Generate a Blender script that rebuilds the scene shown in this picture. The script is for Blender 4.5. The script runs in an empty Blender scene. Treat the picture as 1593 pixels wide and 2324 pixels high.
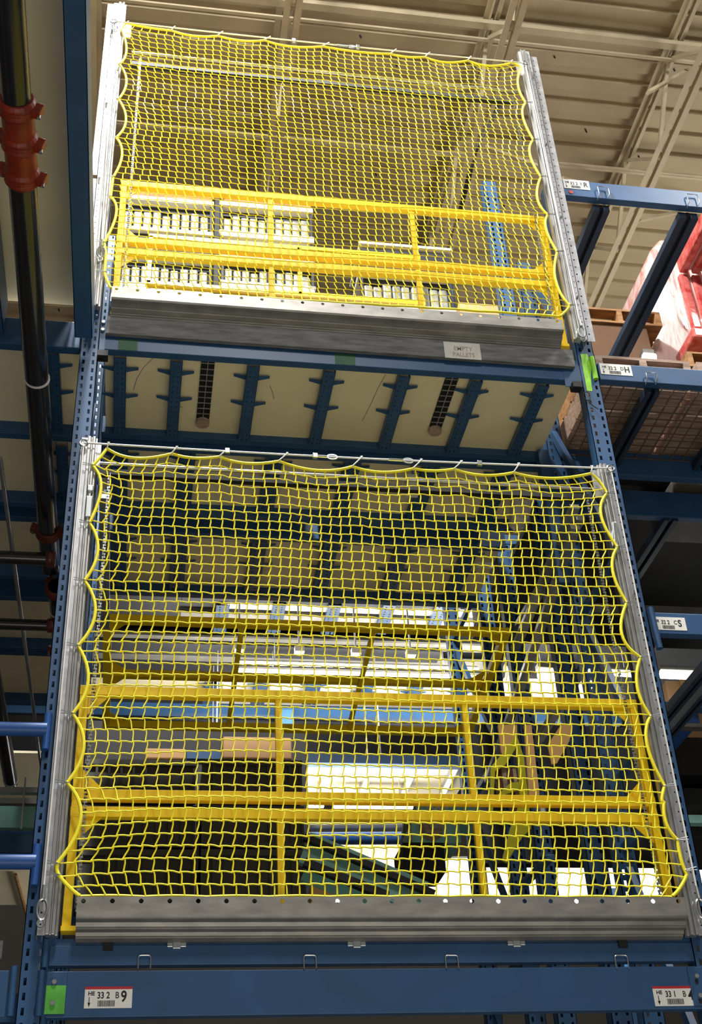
import bpy, math, random
import numpy as np
from mathutils import Vector, Matrix
random.seed(7)
S = bpy.context.scene
COL = S.collection
# ------------------------------------------------------------------ camera
RW = np.array([[0.9868923, -0.04796446, -0.15408765],
               [-0.15432592, -0.55971051, -0.81419141],
               [-0.04719222, 0.82729895, -0.55977615]])
u_, s_, vt_ = np.linalg.svd(RW); RW = u_ @ vt_
FPX = 2860.35; W_, H_ = 1593, 2324
CAM = np.array([0.33800755, -4.75748429, 1.6])
cam_d = bpy.data.cameras.new('camera'); cam = bpy.data.objects.new('camera', cam_d); COL.objects.link(cam)
cam_d.sensor_fit = 'VERTICAL'; cam_d.sensor_height = 24.0; cam_d.lens = FPX / H_ * 24.0
cam_d.clip_start = 0.05; cam_d.clip_end = 200
m = Matrix([list(RW[i]) + [CAM[i]] for i in range(3)] + [[0, 0, 0, 1]])
cam.matrix_world = m
S.camera = cam
# ------------------------------------------------------------------ world, exposure, lights
S.view_settings.view_transform = 'Standard'; S.view_settings.look = 'None'
S.view_settings.gamma = 1.0; S.view_settings.use_curve_mapping = False
S.view_settings.exposure = 0.18
wd = bpy.data.worlds.new('hall_air'); S.world = wd; wd.use_nodes = True
wd.node_tree.nodes['Background'].inputs[0].default_value = (1.0, 0.96, 0.90, 1)
wd.node_tree.nodes['Background'].inputs[1].default_value = 0.16
def area_light(name, loc, aim, size, energy, color=(1, 1, 1), sizey=None, spread=None):
    l = bpy.data.lights.new(name, 'AREA'); l.energy = energy; l.color = color
    l.shape = 'RECTANGLE'; l.size = size; l.size_y = sizey or size
    if spread: l.spread = spread
    o = bpy.data.objects.new(name, l); COL.objects.link(o); o.location = loc
    o.rotation_euler = (Vector(aim) - Vector(loc)).to_track_quat('-Z', 'Y').to_euler()
    return o
# high bay lamps above the aisle (behind and above the photographer)
area_light('aisle_high_bay', (0.25, -1.45, 11.6), (0.7, 0.0, 5.0), 0.40, 860, (1.0, 0.99, 0.96), 1.0)
area_light('aisle_high_bay', (6.0, -2.0, 11.3), (3.4, 0.0, 4.5), 0.5, 270, (1.0, 0.98, 0.94), 1.2)
area_light('aisle_high_bay', (1.2, -7.0, 10.8), (1.3, 0, 4.0), 0.8, 250, (1.0, 0.98, 0.95), 1.6)
area_light('rear_aisle_lamp', (6.8, 4.5, 8.2), (5.8, 4.6, 12.0), 2.0, 110, (1.0, 0.94, 0.84), 3.0)
area_light('floor_bounce', (1.0, -4.0, 0.4), (1.2, 0.5, 6.0), 5.0, 75, (1.0, 0.95, 0.88), 3.0)
# ------------------------------------------------------------------ materials
def lin(c):
    return tuple(((v / 255) / 12.92 if v / 255 <= 0.04045 else ((v / 255 + 0.055) / 1.055) ** 2.4) for v in c) + (1.0,)
MATS = {}
def mat(name, rgb, rough=0.5, metal=0.0, var=0.12, scale=8.0, rgb2=None, bump=0.0, spec=0.5, emit=0, stretch=None, trans=0.0, alpha=1.0, coat=0.0):
    mt = bpy.data.materials.new(name); mt.use_nodes = True; nt = mt.node_tree; b = nt.nodes['Principled BSDF']
    b.inputs['Roughness'].default_value = rough; b.inputs['Metallic'].default_value = metal
    b.inputs['Specular IOR Level'].default_value = spec
    if trans: b.inputs['Transmission Weight'].default_value = trans
    if coat: b.inputs['Coat Weight'].default_value = coat; b.inputs['Coat Roughness'].default_value = 0.15
    if alpha < 1: b.inputs['Alpha'].default_value = alpha
    tc = nt.nodes.new('ShaderNodeTexCoord'); mp = nt.nodes.new('ShaderNodeMapping')
    if stretch: mp.inputs['Scale'].default_value = stretch
    nz = nt.nodes.new('ShaderNodeTexNoise'); nz.inputs['Scale'].default_value = scale; nz.inputs['Detail'].default_value = 5
    nt.links.new(tc.outputs['Object'], mp.inputs[0]); nt.links.new(mp.outputs[0], nz.inputs['Vector'])
    rp = nt.nodes.new('ShaderNodeValToRGB')
    c = lin(rgb); c2 = lin(rgb2) if rgb2 else tuple(v * (1 - var) for v in c[:3]) + (1,)
    c1 = c if rgb2 else tuple(min(1, v * (1 + var * .6)) for v in c[:3]) + (1,)
    rp.color_ramp.elements[0].position = 0.32; rp.color_ramp.elements[1].position = 0.68
    rp.color_ramp.elements[0].color = c2; rp.color_ramp.elements[1].color = c1
    nt.links.new(nz.outputs['Fac'], rp.inputs[0]); nt.links.new(rp.outputs[0], b.inputs['Base Color'])
    if bump:
        bp = nt.nodes.new('ShaderNodeBump'); bp.inputs['Strength'].default_value = bump; bp.inputs['Distance'].default_value = 0.01
        nt.links.new(nz.outputs['Fac'], bp.inputs['Height']); nt.links.new(bp.outputs[0], b.inputs['Normal'])
    if emit:
        b.inputs['Emission Color'].default_value = c; b.inputs['Emission Strength'].default_value = emit
    MATS[name] = mt
    return mt
mat('blue', (47, 86, 128), 0.42, 0, .14, 5)
mat('blue_bright', (48, 92, 160), 0.35, 0, .10, 5)
mat('galv', (190, 191, 194), 0.36, 0.55, .22, 22)
mat('steel', (186, 186, 184), 0.28, 0.75, .15, 14)
mat('sill_steel', (150, 147, 140), 0.42, .6, .22, 9, stretch=(1, 1, 3))
mat('zinc', (200, 205, 205), 0.25, 0.9, .1, 30)
mat('yellow', (255, 210, 6), 0.45, 0, .10, 6)
mat('net_yellow', (255, 238, 44), 0.55, 0, .06, 40)
mat('net_white', (225, 225, 215), 0.5, 0, .1, 30)
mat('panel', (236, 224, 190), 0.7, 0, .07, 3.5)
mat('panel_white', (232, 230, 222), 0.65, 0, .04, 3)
mat('roof', (176, 160, 130), 0.65, 0, .08, 2.5)
mat('joist', (188, 174, 146), 0.6, 0, .10, 6)
mat('black_pipe', (34, 34, 36), 0.22, 0.0, .2, 5, coat=0.6)
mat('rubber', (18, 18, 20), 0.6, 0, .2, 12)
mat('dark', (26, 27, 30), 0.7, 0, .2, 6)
mat('coupling', (138, 46, 24), 0.42, 0, .3, 14)
mat('coupling_dark', (104, 44, 30), 0.5, 0, .35, 14)
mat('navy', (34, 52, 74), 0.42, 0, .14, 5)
mat('wood', (168, 124, 78), 0.75, 0, .2, 5, rgb2=(118, 82, 50), stretch=(1, 6, 6), bump=.2)
mat('wood_grey', (196, 168, 150), 0.8, 0, .2, 7, rgb2=(150, 124, 106), stretch=(1, 8, 8), bump=.2)
mat('board', (126, 126, 124), 0.8, 0, .2, 9, rgb2=(92, 92, 90), stretch=(1, 6, 6), bump=.15)
mat('carton_shaded', (96, 66, 42), 0.8, 0, .15, 4)  # carton brown with its shade put into the colour
mat('carton', (205, 160, 112), 0.75, 0, .06, 4)
mat('orange_card', (255, 196, 128), 0.7, 0, .05, 4)
mat('teal', (150, 208, 198), 0.5, 0, .12, 6)
mat('red_goods', (226, 128, 122), 0.22, 0, .2, 14, rgb2=(186, 52, 50), bump=.5, spec=.9)
mat('pink_wrap', (240, 214, 208), 0.18, 0, .2, 10, rgb2=(214, 130, 124), stretch=(3, 1, .5), bump=.9, spec=.9)
mat('clear_wrap', (232, 226, 222), 0.15, 0, .1, 12, bump=.8, spec=.9, stretch=(4, 4, 1))
mat('tray_plastic', (150, 150, 138), 0.4, 0, .12, 20, rgb2=(104, 106, 100))
mat('blue_light', (70, 116, 160), 0.4, 0, .1, 8)
mat('label_white', (238, 236, 230), 0.5, 0, .02, 10)
mat('label_red', (196, 36, 48), 0.5, 0, .05, 10)
mat('ink', (18, 18, 20), 0.6, 0, .0, 10)
mat('sign_paper', (214, 210, 198), 0.7, 0, .10, 18)
mat('faded_ink', (168, 150, 130), 0.7, 0, .1, 18)
mat('green_spray', (96, 190, 70), 0.6, 0, .25, 14)
mat('lime_spray', (150, 222, 48), 0.6, 0, .2, 20)
mat('green_dark', (44, 96, 62), 0.6, 0, .15, 14)
mat('yellow_sheet', (214, 206, 30), 0.4, 0, .1, 7)
mat('cable', (232, 232, 228), 0.4, 0.1, .05, 30)
mat('floor', (120, 118, 112), 0.35, 0, .15, 1.2)
mat('wall', (66, 62, 56), 0.8, 0, .05, 1)
mat('lamp', (255, 252, 240), 0.5, 0, 0, 1, emit=9)
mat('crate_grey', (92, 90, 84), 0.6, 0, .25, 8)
mat('mesh_wire', (120, 100, 84), 0.5, .4, .15, 20)
mat('blue_ink', (52, 92, 178), 0.6, 0, .1, 9)
MT = MATS
# ------------------------------------------------------------------ geometry helpers
def ray(px, py):
    return RW @ np.array([(px - W_ / 2) / FPX, -(py - H_ / 2) / FPX, -1.0])
def hit(px, py, ax, val):
    d = ray(px, py); t = (val - CAM[ax]) / d[ax]; p = CAM + d * t
    return Vector((float(p[0]), float(p[1]), float(p[2])))
def AY(px, py, y=0.0): return hit(px, py, 1, y)
def AZ(px, py, z): return hit(px, py, 2, z)
def AX(px, py, x): return hit(px, py, 0, x)

class MB:
    def __init__(s): s.v = []; s.f = []
    def add(s, vs, fs):
        n = len(s.v); s.v += [tuple(v) for v in vs]; s.f += [tuple(i + n for i in f) for f in fs]
    def box(s, x0, x1, y0, y1, z0, z1):
        x0, x1 = sorted((x0, x1)); y0, y1 = sorted((y0, y1)); z0, z1 = sorted((z0, z1))
        vs = [(x, y, z) for x in (x0, x1) for y in (y0, y1) for z in (z0, z1)]
        s.add(vs, [(0, 1, 3, 2), (4, 6, 7, 5), (0, 4, 5, 1), (2, 3, 7, 6), (0, 2, 6, 4), (1, 5, 7, 3)]); return s
    def hexa(s, a, b):            # two matching quads (lists of 4 points)
        s.add(list(a) + list(b), [(3, 2, 1, 0), (4, 5, 6, 7)] + [(i, (i + 1) % 4, 4 + (i + 1) % 4, 4 + i) for i in range(4)]); return s
    def bar(s, p0, p1, w, h, up=(0, 0, 1)):
        p0 = Vector(p0); p1 = Vector(p1); d = (p1 - p0).normalized(); up = Vector(up)
        r = d.cross(up)
        if r.length < 1e-5: r = d.cross(Vector((0, 1, 0)))
        r.normalize(); u = r.cross(d).normalized()
        q = lambda p: [p + r * a * w / 2 + u * b * h / 2 for a, b in ((-1, -1), (1, -1), (1, 1), (-1, 1))]
        return s.hexa(q(p0), q(p1))
    def tube(s, pts, r, n=8, closed=False, caps=True):
        pts = [Vector(p) for p in pts]; N = len(pts); base = len(s.v)
        rr = r if isinstance(r, (list, tuple)) else [r] * N
        prev = None
        for i, p in enumerate(pts):
            if closed: d = pts[(i + 1) % N] - pts[i - 1]
            else: d = pts[min(i + 1, N - 1)] - pts[max(i - 1, 0)]
            d = d.normalized() if d.length > 1e-9 else Vector((0, 0, 1))
            if prev is None:
                a = Vector((0, 0, 1)) if abs(d.z) < .9 else Vector((0, 1, 0))
                u = d.cross(a).normalized()
            else:
                u = prev - d * prev.dot(d)
                u = u.normalized() if u.length > 1e-6 else d.orthogonal().normalized()
            prev = u; w = d.cross(u)
            for k in range(n):
                t = 2 * math.pi * k / n
                s.v.append(tuple(p + (u * math.cos(t) + w * math.sin(t)) * rr[i]))
        M = N if closed else N - 1
        for i in range(M):
            for k in range(n):
                a = base + i * n + k; b = base + i * n + (k + 1) % n
                c = base + ((i + 1) % N) * n + (k + 1) % n; e = base + ((i + 1) % N) * n + k
                s.f.append((a, b, c, e))
        if caps and not closed:
            s.f.append(tuple(base + k for k in range(n))[::-1]); s.f.append(tuple(base + (N - 1) * n + k for k in range(n)))
        return s
    def cyl(s, p0, p1, r, n=16): return s.tube([p0, p1], r, n)
    def prism_x(s, prof, x0, x1):  # closed (y,z) outline extruded along x
        n = len(prof); vs = [(x0, y, z) for y, z in prof] + [(x1, y, z) for y, z in prof]
        s.add(vs, [tuple(range(n)), tuple(range(2 * n - 1, n - 1, -1))] + [(i, n + i, n + (i + 1) % n, (i + 1) % n) for i in range(n)]); return s
    def sheet_x(s, prof, x0, x1, t):  # open (y,z) line, thickened
        n = len(prof); out = []
        for i in range(n):
            a = prof[max(i - 1, 0)]; b = prof[min(i + 1, n - 1)]
            d = Vector((b[0] - a[0], b[1] - a[1])).normalized(); out.append((prof[i][0] - d.y * t, prof[i][1] + d.x * t))
        loop = list(prof) + out[::-1]
        vs = [(x0, y, z) for y, z in loop] + [(x1, y, z) for y, z in loop]; m2 = len(loop)
        fs = [(i, m2 + i, m2 + (i + 1) % m2, (i + 1) % m2) for i in range(m2)]
        for i in range(n - 1):
            fs.append((i, i + 1, m2 - 2 - i, m2 - 1 - i)); fs.append((m2 + i + 1, m2 + i, m2 + m2 - 1 - i, m2 + m2 - 2 - i))
        s.add(vs, fs); return s
    def prism_y(s, pts, y0, y1):   # closed (x,z) outline extruded along y
        n = len(pts); vs = [(x, y0, z) for x, z in pts] + [(x, y1, z) for x, z in pts]
        s.add(vs, [tuple(range(n)), tuple(range(2 * n - 1, n - 1, -1))] + [(i, n + i, n + (i + 1) % n, (i + 1) % n) for i in range(n)]); return s
    def plate_holes(s, xs, z0, z1, pitch, hh, holes, y0, y1):
        """front plate in x-z with rows of rectangular openings; xs = breakpoints, holes = set of x-cells that are open"""
        n = int((z1 - z0) / pitch)
        for c in range(len(xs) - 1):
            if c not in holes: s.box(xs[c], xs[c + 1], y0, y1, z0, z1)
            else:
                z = z0
                for k in range(n):
                    s.box(xs[c], xs[c + 1], y0, y1, z0 + k * pitch, z0 + (k + 1) * pitch - hh)
                s.box(xs[c], xs[c + 1], y0, y1, z0 + n * pitch, z1)
        return s
    def build(s, name, m_, parent=None, smooth=False, bevel=0):
        me = bpy.data.meshes.new(name)
        off = Vector((0, 0, 0)); p = parent
        while p is not None: off += Vector(p.location); p = p.parent
        c = Vector((0, 0, 0))
        me.from_pydata([(v[0] - off.x, v[1] - off.y, v[2] - off.z) for v in s.v], [], s.f)
        me.validate()
        me.materials.append(MT[m_])
        o = bpy.data.objects.new(name, me); COL.objects.link(o)
        if parent is not None: o.parent = parent
        import bmesh
        bm = bmesh.new(); bm.from_mesh(me); bmesh.ops.recalc_face_normals(bm, faces=bm.faces); bm.to_mesh(me); bm.free()
        if smooth:
            for f in me.polygons: f.use_smooth = True
            me.set_sharp_from_angle(angle=math.radians(40))
        if bevel:
            b = o.modifiers.new('bevel', 'BEVEL'); b.width = bevel; b.segments = 2; b.limit_method = 'ANGLE'; b.angle_limit = math.radians(40)
        return o
def tag(o, label, cat, group=None, kind=None):
    if label: o['label'] = label
    if cat: o['category'] = cat
    if group: o['group'] = group
    if kind: o['kind'] = kind
    return o
def thing(name, label, cat, loc, group=None):
    o = bpy.data.objects.new(name, None); COL.objects.link(o); o.location = loc; o.empty_display_size = .1
    return tag(o, label, cat, group)
def single(mb, name, m_, label, cat, group=None, **k):
    return tag(mb.build(name, m_, None, **k), label, cat, group)
def struct(o): o['kind'] = 'structure'; return o
def copy_tree(o, parent=None, dloc=None, label=None):
    c = o.copy(); COL.objects.link(c)
    if parent is not None: c.parent = parent
    if dloc is not None: c.location = Vector(o.location) + Vector(dloc)
    if label: c['label'] = label
    for ch in [q for q in bpy.data.objects if q.parent == o]:
        copy_tree(ch, c)
    return c
def text_mesh(txt, name, size, origin, parent, m_='ink', bold=0.0, flip=False, sx=1.0, spacing=1.0):
    cu = bpy.data.curves.new('txt', 'FONT'); cu.body = txt; cu.size = size; cu.offset = bold; cu.extrude = 0.0003; cu.space_character = spacing
    t = bpy.data.objects.new('txt', cu); COL.objects.link(t)
    dg = bpy.context.evaluated_depsgraph_get(); dg.update()
    me = bpy.data.meshes.new_from_object(t.evaluated_get(dg)); bpy.data.objects.remove(t, do_unlink=True)
    off = Vector((0, 0, 0)); p = parent
    while p is not None: off += Vector(p.location); p = p.parent
    for v in me.vertices:
        x, y, z = v.co; v.co = (origin[0] + x * sx - off.x, origin[1] - z - off.y, origin[2] + y - off.z)
    me.name = name; me.materials.clear(); me.materials.append(MT[m_])
    o = bpy.data.objects.new(name, me); COL.objects.link(o); o.parent = parent
    return o
def location_label(parent, x0, x1, z0, z1, y, nums, letter, check, stripe=True):
    """white rack label lying on the beam face at depth y"""
    w = x1 - x0; h = z1 - z0
    pl = MB().box(x0, x1, y - .0015, y, z0, z1).build('location_label', 'label_white', parent, bevel=.0)
    pl['label'] = 'white location label reading HE %s %s %s' % (nums, letter, check)
    if stripe:
        MB().box(x0, x1, y - .0022, y - .0014, z1 - h * .12, z1).build('red_stripe', 'label_red', pl)
    yy = y - .0018
    text_mesh('HE', 'lettering', h * .26, (x0 + w * .07, yy, z0 + h * .60), pl, bold=.0006)
    text_mesh(nums, 'lettering', h * .42, (x0 + w * .26, yy, z0 + h * .46), pl, bold=.0007, sx=.82)
    text_mesh(letter, 'lettering', h * .42, (x0 + w * .64, yy, z0 + h * .46), pl, bold=.0003, sx=.82)
    text_mesh(check, 'lettering', h * .72, (x0 + w * .76, yy, z0 + h * .30), pl, bold=.0012, sx=.80)
    b = MB(); xx = x0 + w * .28; rr = random.Random(3)
    while xx < x0 + w * .64:
        ww = rr.choice([.0012, .002, .003]) * w / .19; b.box(xx, xx + ww, yy - .0004, yy, z0 + h * .08, z0 + h * .36); xx += ww + rr.choice([.0012, .002]) * w / .19
    b.build('barcode', 'ink', pl)
    a = MB(); ax = x0 + w * .10
    a.box(ax - w * .008, ax + w * .008, yy - .0004, yy, z0 + h * .2, z0 + h * .52)
    a.prism_y([(ax - w * .03, z0 + h * .26), (ax + w * .03, z0 + h * .26), (ax, z0 + h * .06)], yy - .0004, yy)
    a.build('arrow', 'ink', pl)
    return pl
def bolt_mb(x, y, z, r=.007, l=.012):
    return MB().tube([(x, y, z), (x, y - l, z)], r, 6)
# ================================================================== THE SETTING
ZR = 12.0
ceil = MB()
y = -6.0; RP = 0.27
prof = []
while y < 15.0:
    prof += [(y, ZR), (y + RP * .5, ZR), (y + RP * .56, ZR + .05), (y + RP * .94, ZR + .05)]; y += RP
top = [(prof[-1][0], ZR + .09), (prof[0][0], ZR + .09)]
cm = MB(); loop = prof + top; n = len(loop)
for i in range(len(prof) - 1):
    a, b = prof[i], prof[i + 1]
    cm.add([(-9, a[0], a[1]), (16, a[0], a[1]), (16, b[0], b[1]), (-9, b[0], b[1])], [(0, 1, 2, 3)])
cm.box(-9, 16, -6, 15, ZR + .08, ZR + .12)
ceiling = struct(cm.build('ceiling', 'roof'))
sc = MB(); rr = random.Random(5)
for k in range(190):
    x = rr.uniform(-1, 8); yy = -2.8 + RP * rr.randrange(0, 60) + RP * .3 + .0
    sc.bar((x, yy, ZR), (x + .01, yy + .005, ZR - rr.uniform(.02, .05)), .012, .012)
scr = sc.build('deck_screws', 'dark', ceiling)
scr['kind'] = 'structure'
struct(MB().box(-9, 16, -12, 30, -.1, 0).build('floor', 'floor'))
struct(MB().box(-9, 16, 15, 15.2, 0, ZR).build('wall_back', 'wall'))
struct(MB().box(-9.2, -9, -12, 15.2, 0, ZR + .1).build('wall_left', 'wall'))
struct(MB().box(16, 16.2, -12, 15.2, 0, ZR + .1).build('wall_right', 'wall'))
# roof joists -------------------------------------------------------
def joist(x, label):
    t = thing('roof_joist', label, 'roof joist', (x, 4, 11.15), 'cream open web joists under the roof')
    zb, zt = 11.2, 11.95; w = .055; g = .022
    for z, nm in ((zb, 'bottom_chord'), (zt - .02, 'top_chord')):
        c = MB()
        for s in (-1, 1):
            xa = x + s * g; xb = x + s * (g + w)
            c.box(xa, xb, -5.8, 14.8, z - .006, z)
            up = .055 if nm == 'bottom_chord' else -.055
            c.box(xa - .003, xa + .003, -5.8, 14.8, z, z + up)
        c.build(nm, 'joist', t)
    wb = MB(); yy = -5.8; P = .62; k = 0
    while yy < 14.6:
        a = (x, yy, zb + .02 if k % 2 == 0 else zt - .03); b = (x, yy + P, zt - .03 if k % 2 == 0 else zb + .02)
        wb.bar(a, b, .036, .036, (1, 0, 0)); yy += P; k += 1
    wb.build('web', 'joist', t)
    return t
joist(-0.43, 'cream roof joist in line with the left rack post, edge-on beside the blue tie beam')
joist(1.30, 'cream roof joist passing behind the middle of the upper yellow net')
joist(3.22, 'cream roof joist running above the top right corner of the upper net')
joist(5.04, 'cream roof joist crossing behind the empty blue top beam at right')
joist(6.9, 'cream roof joist nearest the right edge of the photo')
def bridging(p0, p1, z, w, label):
    a = AZ(*p0, z); b = AZ(*p1, z); yy = (a.y + b.y) / 2
    single(MB().bar((-6, yy, z), (13, yy, z), w, w * .8), 'bridging_rod', 'joist', label, 'roof bridging', 'bridging rods between the roof joists')
bridging((900, 38), (1593, 105), 11.85, .07, 'thick cream bridging pipe nearest the top of the photo under the roof')
bridging((1080, 92), (1593, 140), 11.8, .03, 'thin cream bridging rod just below the thick bridging pipe')
bridging((1255, 378), (1593, 392), 11.7, .022, 'thin bridging rod just above the empty blue top beam')
bridging((700, 330), (1100, 352), 11.7, .03, 'bridging rod seen through the middle of the upper yellow net')
# cross braces between joists near the top beam
for (p, q, lb) in (((1250, 388), (1075, 325), 'flat diagonal brace meeting the joist above the empty top beam'),
                   ((1470, 210), (1560, 160), 'short diagonal brace between the right roof joists'),
                   ((1275, 405), (1430, 452), 'diagonal brace behind the empty top beam, left of the sticker'),
                   ((1450, 500), (1560, 478), 'diagonal brace just under the empty top beam')):
    a = AZ(*p, 11.25); b = AZ(*q, 11.85)
    single(MB().bar(a, b, .045, .03), 'diagonal_brace', 'joist', lb, 'roof brace')

# ================================================================== RACKING
FX = {'L': (-.055, .03), 'R': (2.495, 2.59)}
ROWS = [0.0, .62, 1.70, 2.55]      # front faces of the posts of one frame
def post(x0, x1, y0, z0, z1, parent, depth=.07, slots=True, name='column'):
    w = x1 - x0; c = MB()
    if y0 > .9: c.box(x0, x1, y0 + depth - .006, y0 + depth - .003, z0, z1)
    if slots:
        xs = [x0, x0 + w * .17, x0 + w * .30, x0 + w * .70, x0 + w * .83, x1]
        c.plate_holes(xs, z0, z1, .0508, .026, {1, 3}, y0, y0 + .003)
    else: c.box(x0, x1, y0, y0 + .003, z0, z1)
    c.box(x0, x0 + .003, y0, y0 + depth, z0, z1); c.box(x1 - .003, x1, y0, y0 + depth, z0, z1)
    c.box(x0, x0 + w * .25, y0 + depth - .003, y0 + depth, z0, z1); c.box(x1 - w * .25, x1, y0 + depth - .003, y0 + depth, z0, z1)
    return c.build(name, 'blue', parent)
def frame(side, ztop, label, yrows, x0, x1, braces=True, shift=0):
    t = thing('upright_frame', label, 'rack upright', ((x0 + x1) / 2, yrows[0], 0))
    for i, yr in enumerate(yrows):
        post(x0, x1, yr, 0, ztop, t, slots=(True))
    if len(yrows) > 1:
        xm = (x0 + x1) / 2
        for a, b in zip(yrows[:-1], yrows[1:]):
            z = 1.0; k = 0
            while z < ztop - .3:
                MB().bar((xm, a + .07, z), (xm, b, z), .03, .04).build('horizontal_brace', 'blue', t)
                if z + 1.2 < ztop:
                    MB().bar((xm, a + .07, z + .03), (xm, b, z + 1.15), .03, .04).build('diagonal_brace', 'blue', t)
                z += 1.25
    return t
fl = frame('L', 7.0, 'blue slotted rack upright at the left side of both yellow nets', [0.0, .62], *FX['L'])
fr = frame('R', 7.25, 'blue slotted rack upright with lime spray paint at the right side of both nets', [0.0, .62], *FX['R'])
# lime paint on the right post, sleeves of the beam connectors
pt = MB()
pts = [(2.512, 5.70), (2.54, 5.70), (2.548, 5.80), (2.56, 5.86), (2.553, 5.955), (2.515, 5.95)]
pt.prism_y(pts, -.0012, 0); o = pt.build('spray_paint', 'lime_spray', fr); o['label'] = 'lime green sprayed patch on the blue post'
sl = MB().tube([(2.572, -.004, 5.78), (2.572, -.004, 5.93)], .014, 8); sl.build('beam_sleeve', 'lime_spray', fr, smooth=True)
lp = MB(); c0 = Vector((2.50, -.012, 5.655))
lp.tube([c0 + Vector((.018 * math.cos(a), 0, .028 * math.sin(a))) for a in [k * math.pi / 8 for k in range(16)]], .0025, 6, closed=True)
lp.tube([c0 + Vector((0, 0, -.028)), c0 + Vector((.02, 0, -.06)), c0 + Vector((.045, -.005, -.085))], .0025, 6)
o = lp.build('wire_loop', 'dark', fr); o['label'] = 'dark wire loop hanging on the post'

def rack_beam(name, x0, x1, z0, z1, y0, label, step=True, depth=.045, m_='blue', loc=None, conn=(True, True)):
    t = thing(name, label, 'rack beam', ((x0 + x1) / 2, y0, z0))
    h = z1 - z0
    if step: prof = [(y0, z0), (y0, z1 - .002), (y0 + .003, z1), (y0 + depth * .6, z1), (y0 + depth * .6, z1 - .03), (y0 + depth, z1 - .03), (y0 + depth, z0)]
    else: prof = [(y0, z0), (y0, z1), (y0 + depth, z1), (y0 + depth, z0)]
    MB().prism_x(prof, x0, x1).build('beam', m_, t, bevel=.003)
    return t
# --- B level: big beam, smaller beam on top, painted ends
bb = rack_beam('rack_beam', .045, 2.51, 2.657, 2.816, 0.0, 'wide blue rack beam along the bottom of the photo carrying two white location labels', step=False)
for s, xa, xb in ((0, .040, .112), (1, 2.455, 2.515)):
    pl = MB().box(xa, xb, -.006, 0, 2.668, 2.812).build('end_connector', 'blue', bb, bevel=.002)
    for z in (2.775, 2.703):
        bolt_mb(xa + .028, -.006, z, .009, .014).build('bolt', 'zinc', pl, smooth=True)
        MB().box(xa + .022, xa + .034, -.0068, -.006, z - .028, z - .010).build('slot', 'dark', pl)
    if s == 0:
        gp = MB().box(xa + .001, xb - .002, -.0070, -.0061, 2.668, 2.765).build('spray_paint', 'green_spray', pl)
        gp['label'] = 'green spray painted lower half of the connector'
MB().tube([(.022, -.012, 2.66), (.022, -.012, 2.815)], .013, 10).build('connector_sleeve', 'blue', bb, smooth=True)
MB().tube([(.028, -.012, 2.825), (.028, -.012, 2.925)], .011, 10).build('connector_sleeve', 'blue', bb, smooth=True)
a = AY(190, 2290, -.001); b = AY(301, 2240, -.001)
location_label(bb, a.x, b.x, AY(190, 2289, -.001).z, AY(190, 2240, -.001).z, -.0005, '33 2', 'B', '9')
a = AY(1487, 2283, -.001); b = AY(1582, 2238, -.001)
location_label(bb, a.x, b.x, AY(1540, 2283, -.001).z, AY(1540, 2238, -.001).z, -.0005, '33 1', 'B', '4')
sb = rack_beam('rack_beam', .040, 2.515, 2.836, 2.908, 0.004, 'narrow blue step beam resting just above the wide labelled beam', step=False)
MB().box(.045, 2.51, .012, .04, 2.908, 2.932).build('top_flange', 'blue', sb)
for i, px in enumerate((327, 704, 1027, 1413)):
    lb = ('second', )
    a = AY(px - 14, 2196, -.004); b = AY(px + 14, 2196, -.004); zt = AY(px, 2168, -.004).z; zb = a.z - .004
    c = MB().tube([(a.x, -.004, zb), (a.x, -.004, zt - .008), (a.x + .003, -.004, zt - .002), (a.x + .009, -.004, zt), (b.x - .009, -.004, zt), (b.x - .003, -.004, zt - .002), (b.x, -.004, zt - .008), (b.x, -.004, zb)], .0028, 8)
    lab = ['bent wire clip on the narrow beam, leftmost of four', 'bent wire clip on the narrow beam, second from left', 'bent wire clip on the narrow beam, third from left', 'bent wire clip on the narrow beam, rightmost of four'][i]
    single(c, 'wire_clip', 'zinc', lab, 'clip', 'wire clips on the narrow beam', smooth=True)
# --- D level front beam, boards, sign
db = rack_beam('rack_beam', .045, 2.50, 5.765, 5.875, 0.0, 'blue rack beam above the dark gap with two green painted patches under the grey board')
for px0, px1, py0, py1 in ((267, 313, 770, 795), (761, 805, 803, 831)):
    a = AY(px0, py1, -.001); b = AY(px1, py0, -.001)
    MB().box(a.x, b.x, -.0012, 0, 5.768, b.z - .004).build('spray_paint', 'green_dark', db)['label'] = 'dark green painted patch'
cl = MB().box(.033, .06, -.004, .0, 5.70, 5.95).build('end_connector', 'blue', db)
for z in (5.93, 5.88): bolt_mb(.045, -.004, z, .010, .014).build('bolt', 'zinc', cl, smooth=True)
MB().box(2.40, 2.49, -.003, .0, 5.72, 5.90).build('end_connector', 'blue', db)
for xx in (.05, 2.45):
    MB().box(xx - .02, xx + .03, -.03, .02, 5.70, 5.735).build('bracket', 'dark', db)
bd = MB().bar((.062, -.016, 5.905), (2.462, -.016, 5.895), .022, .115)
bdo = single(bd, 'grey_board', 'board', 'long weathered grey board fixed above the blue beam below the upper sill', 'board')
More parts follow.
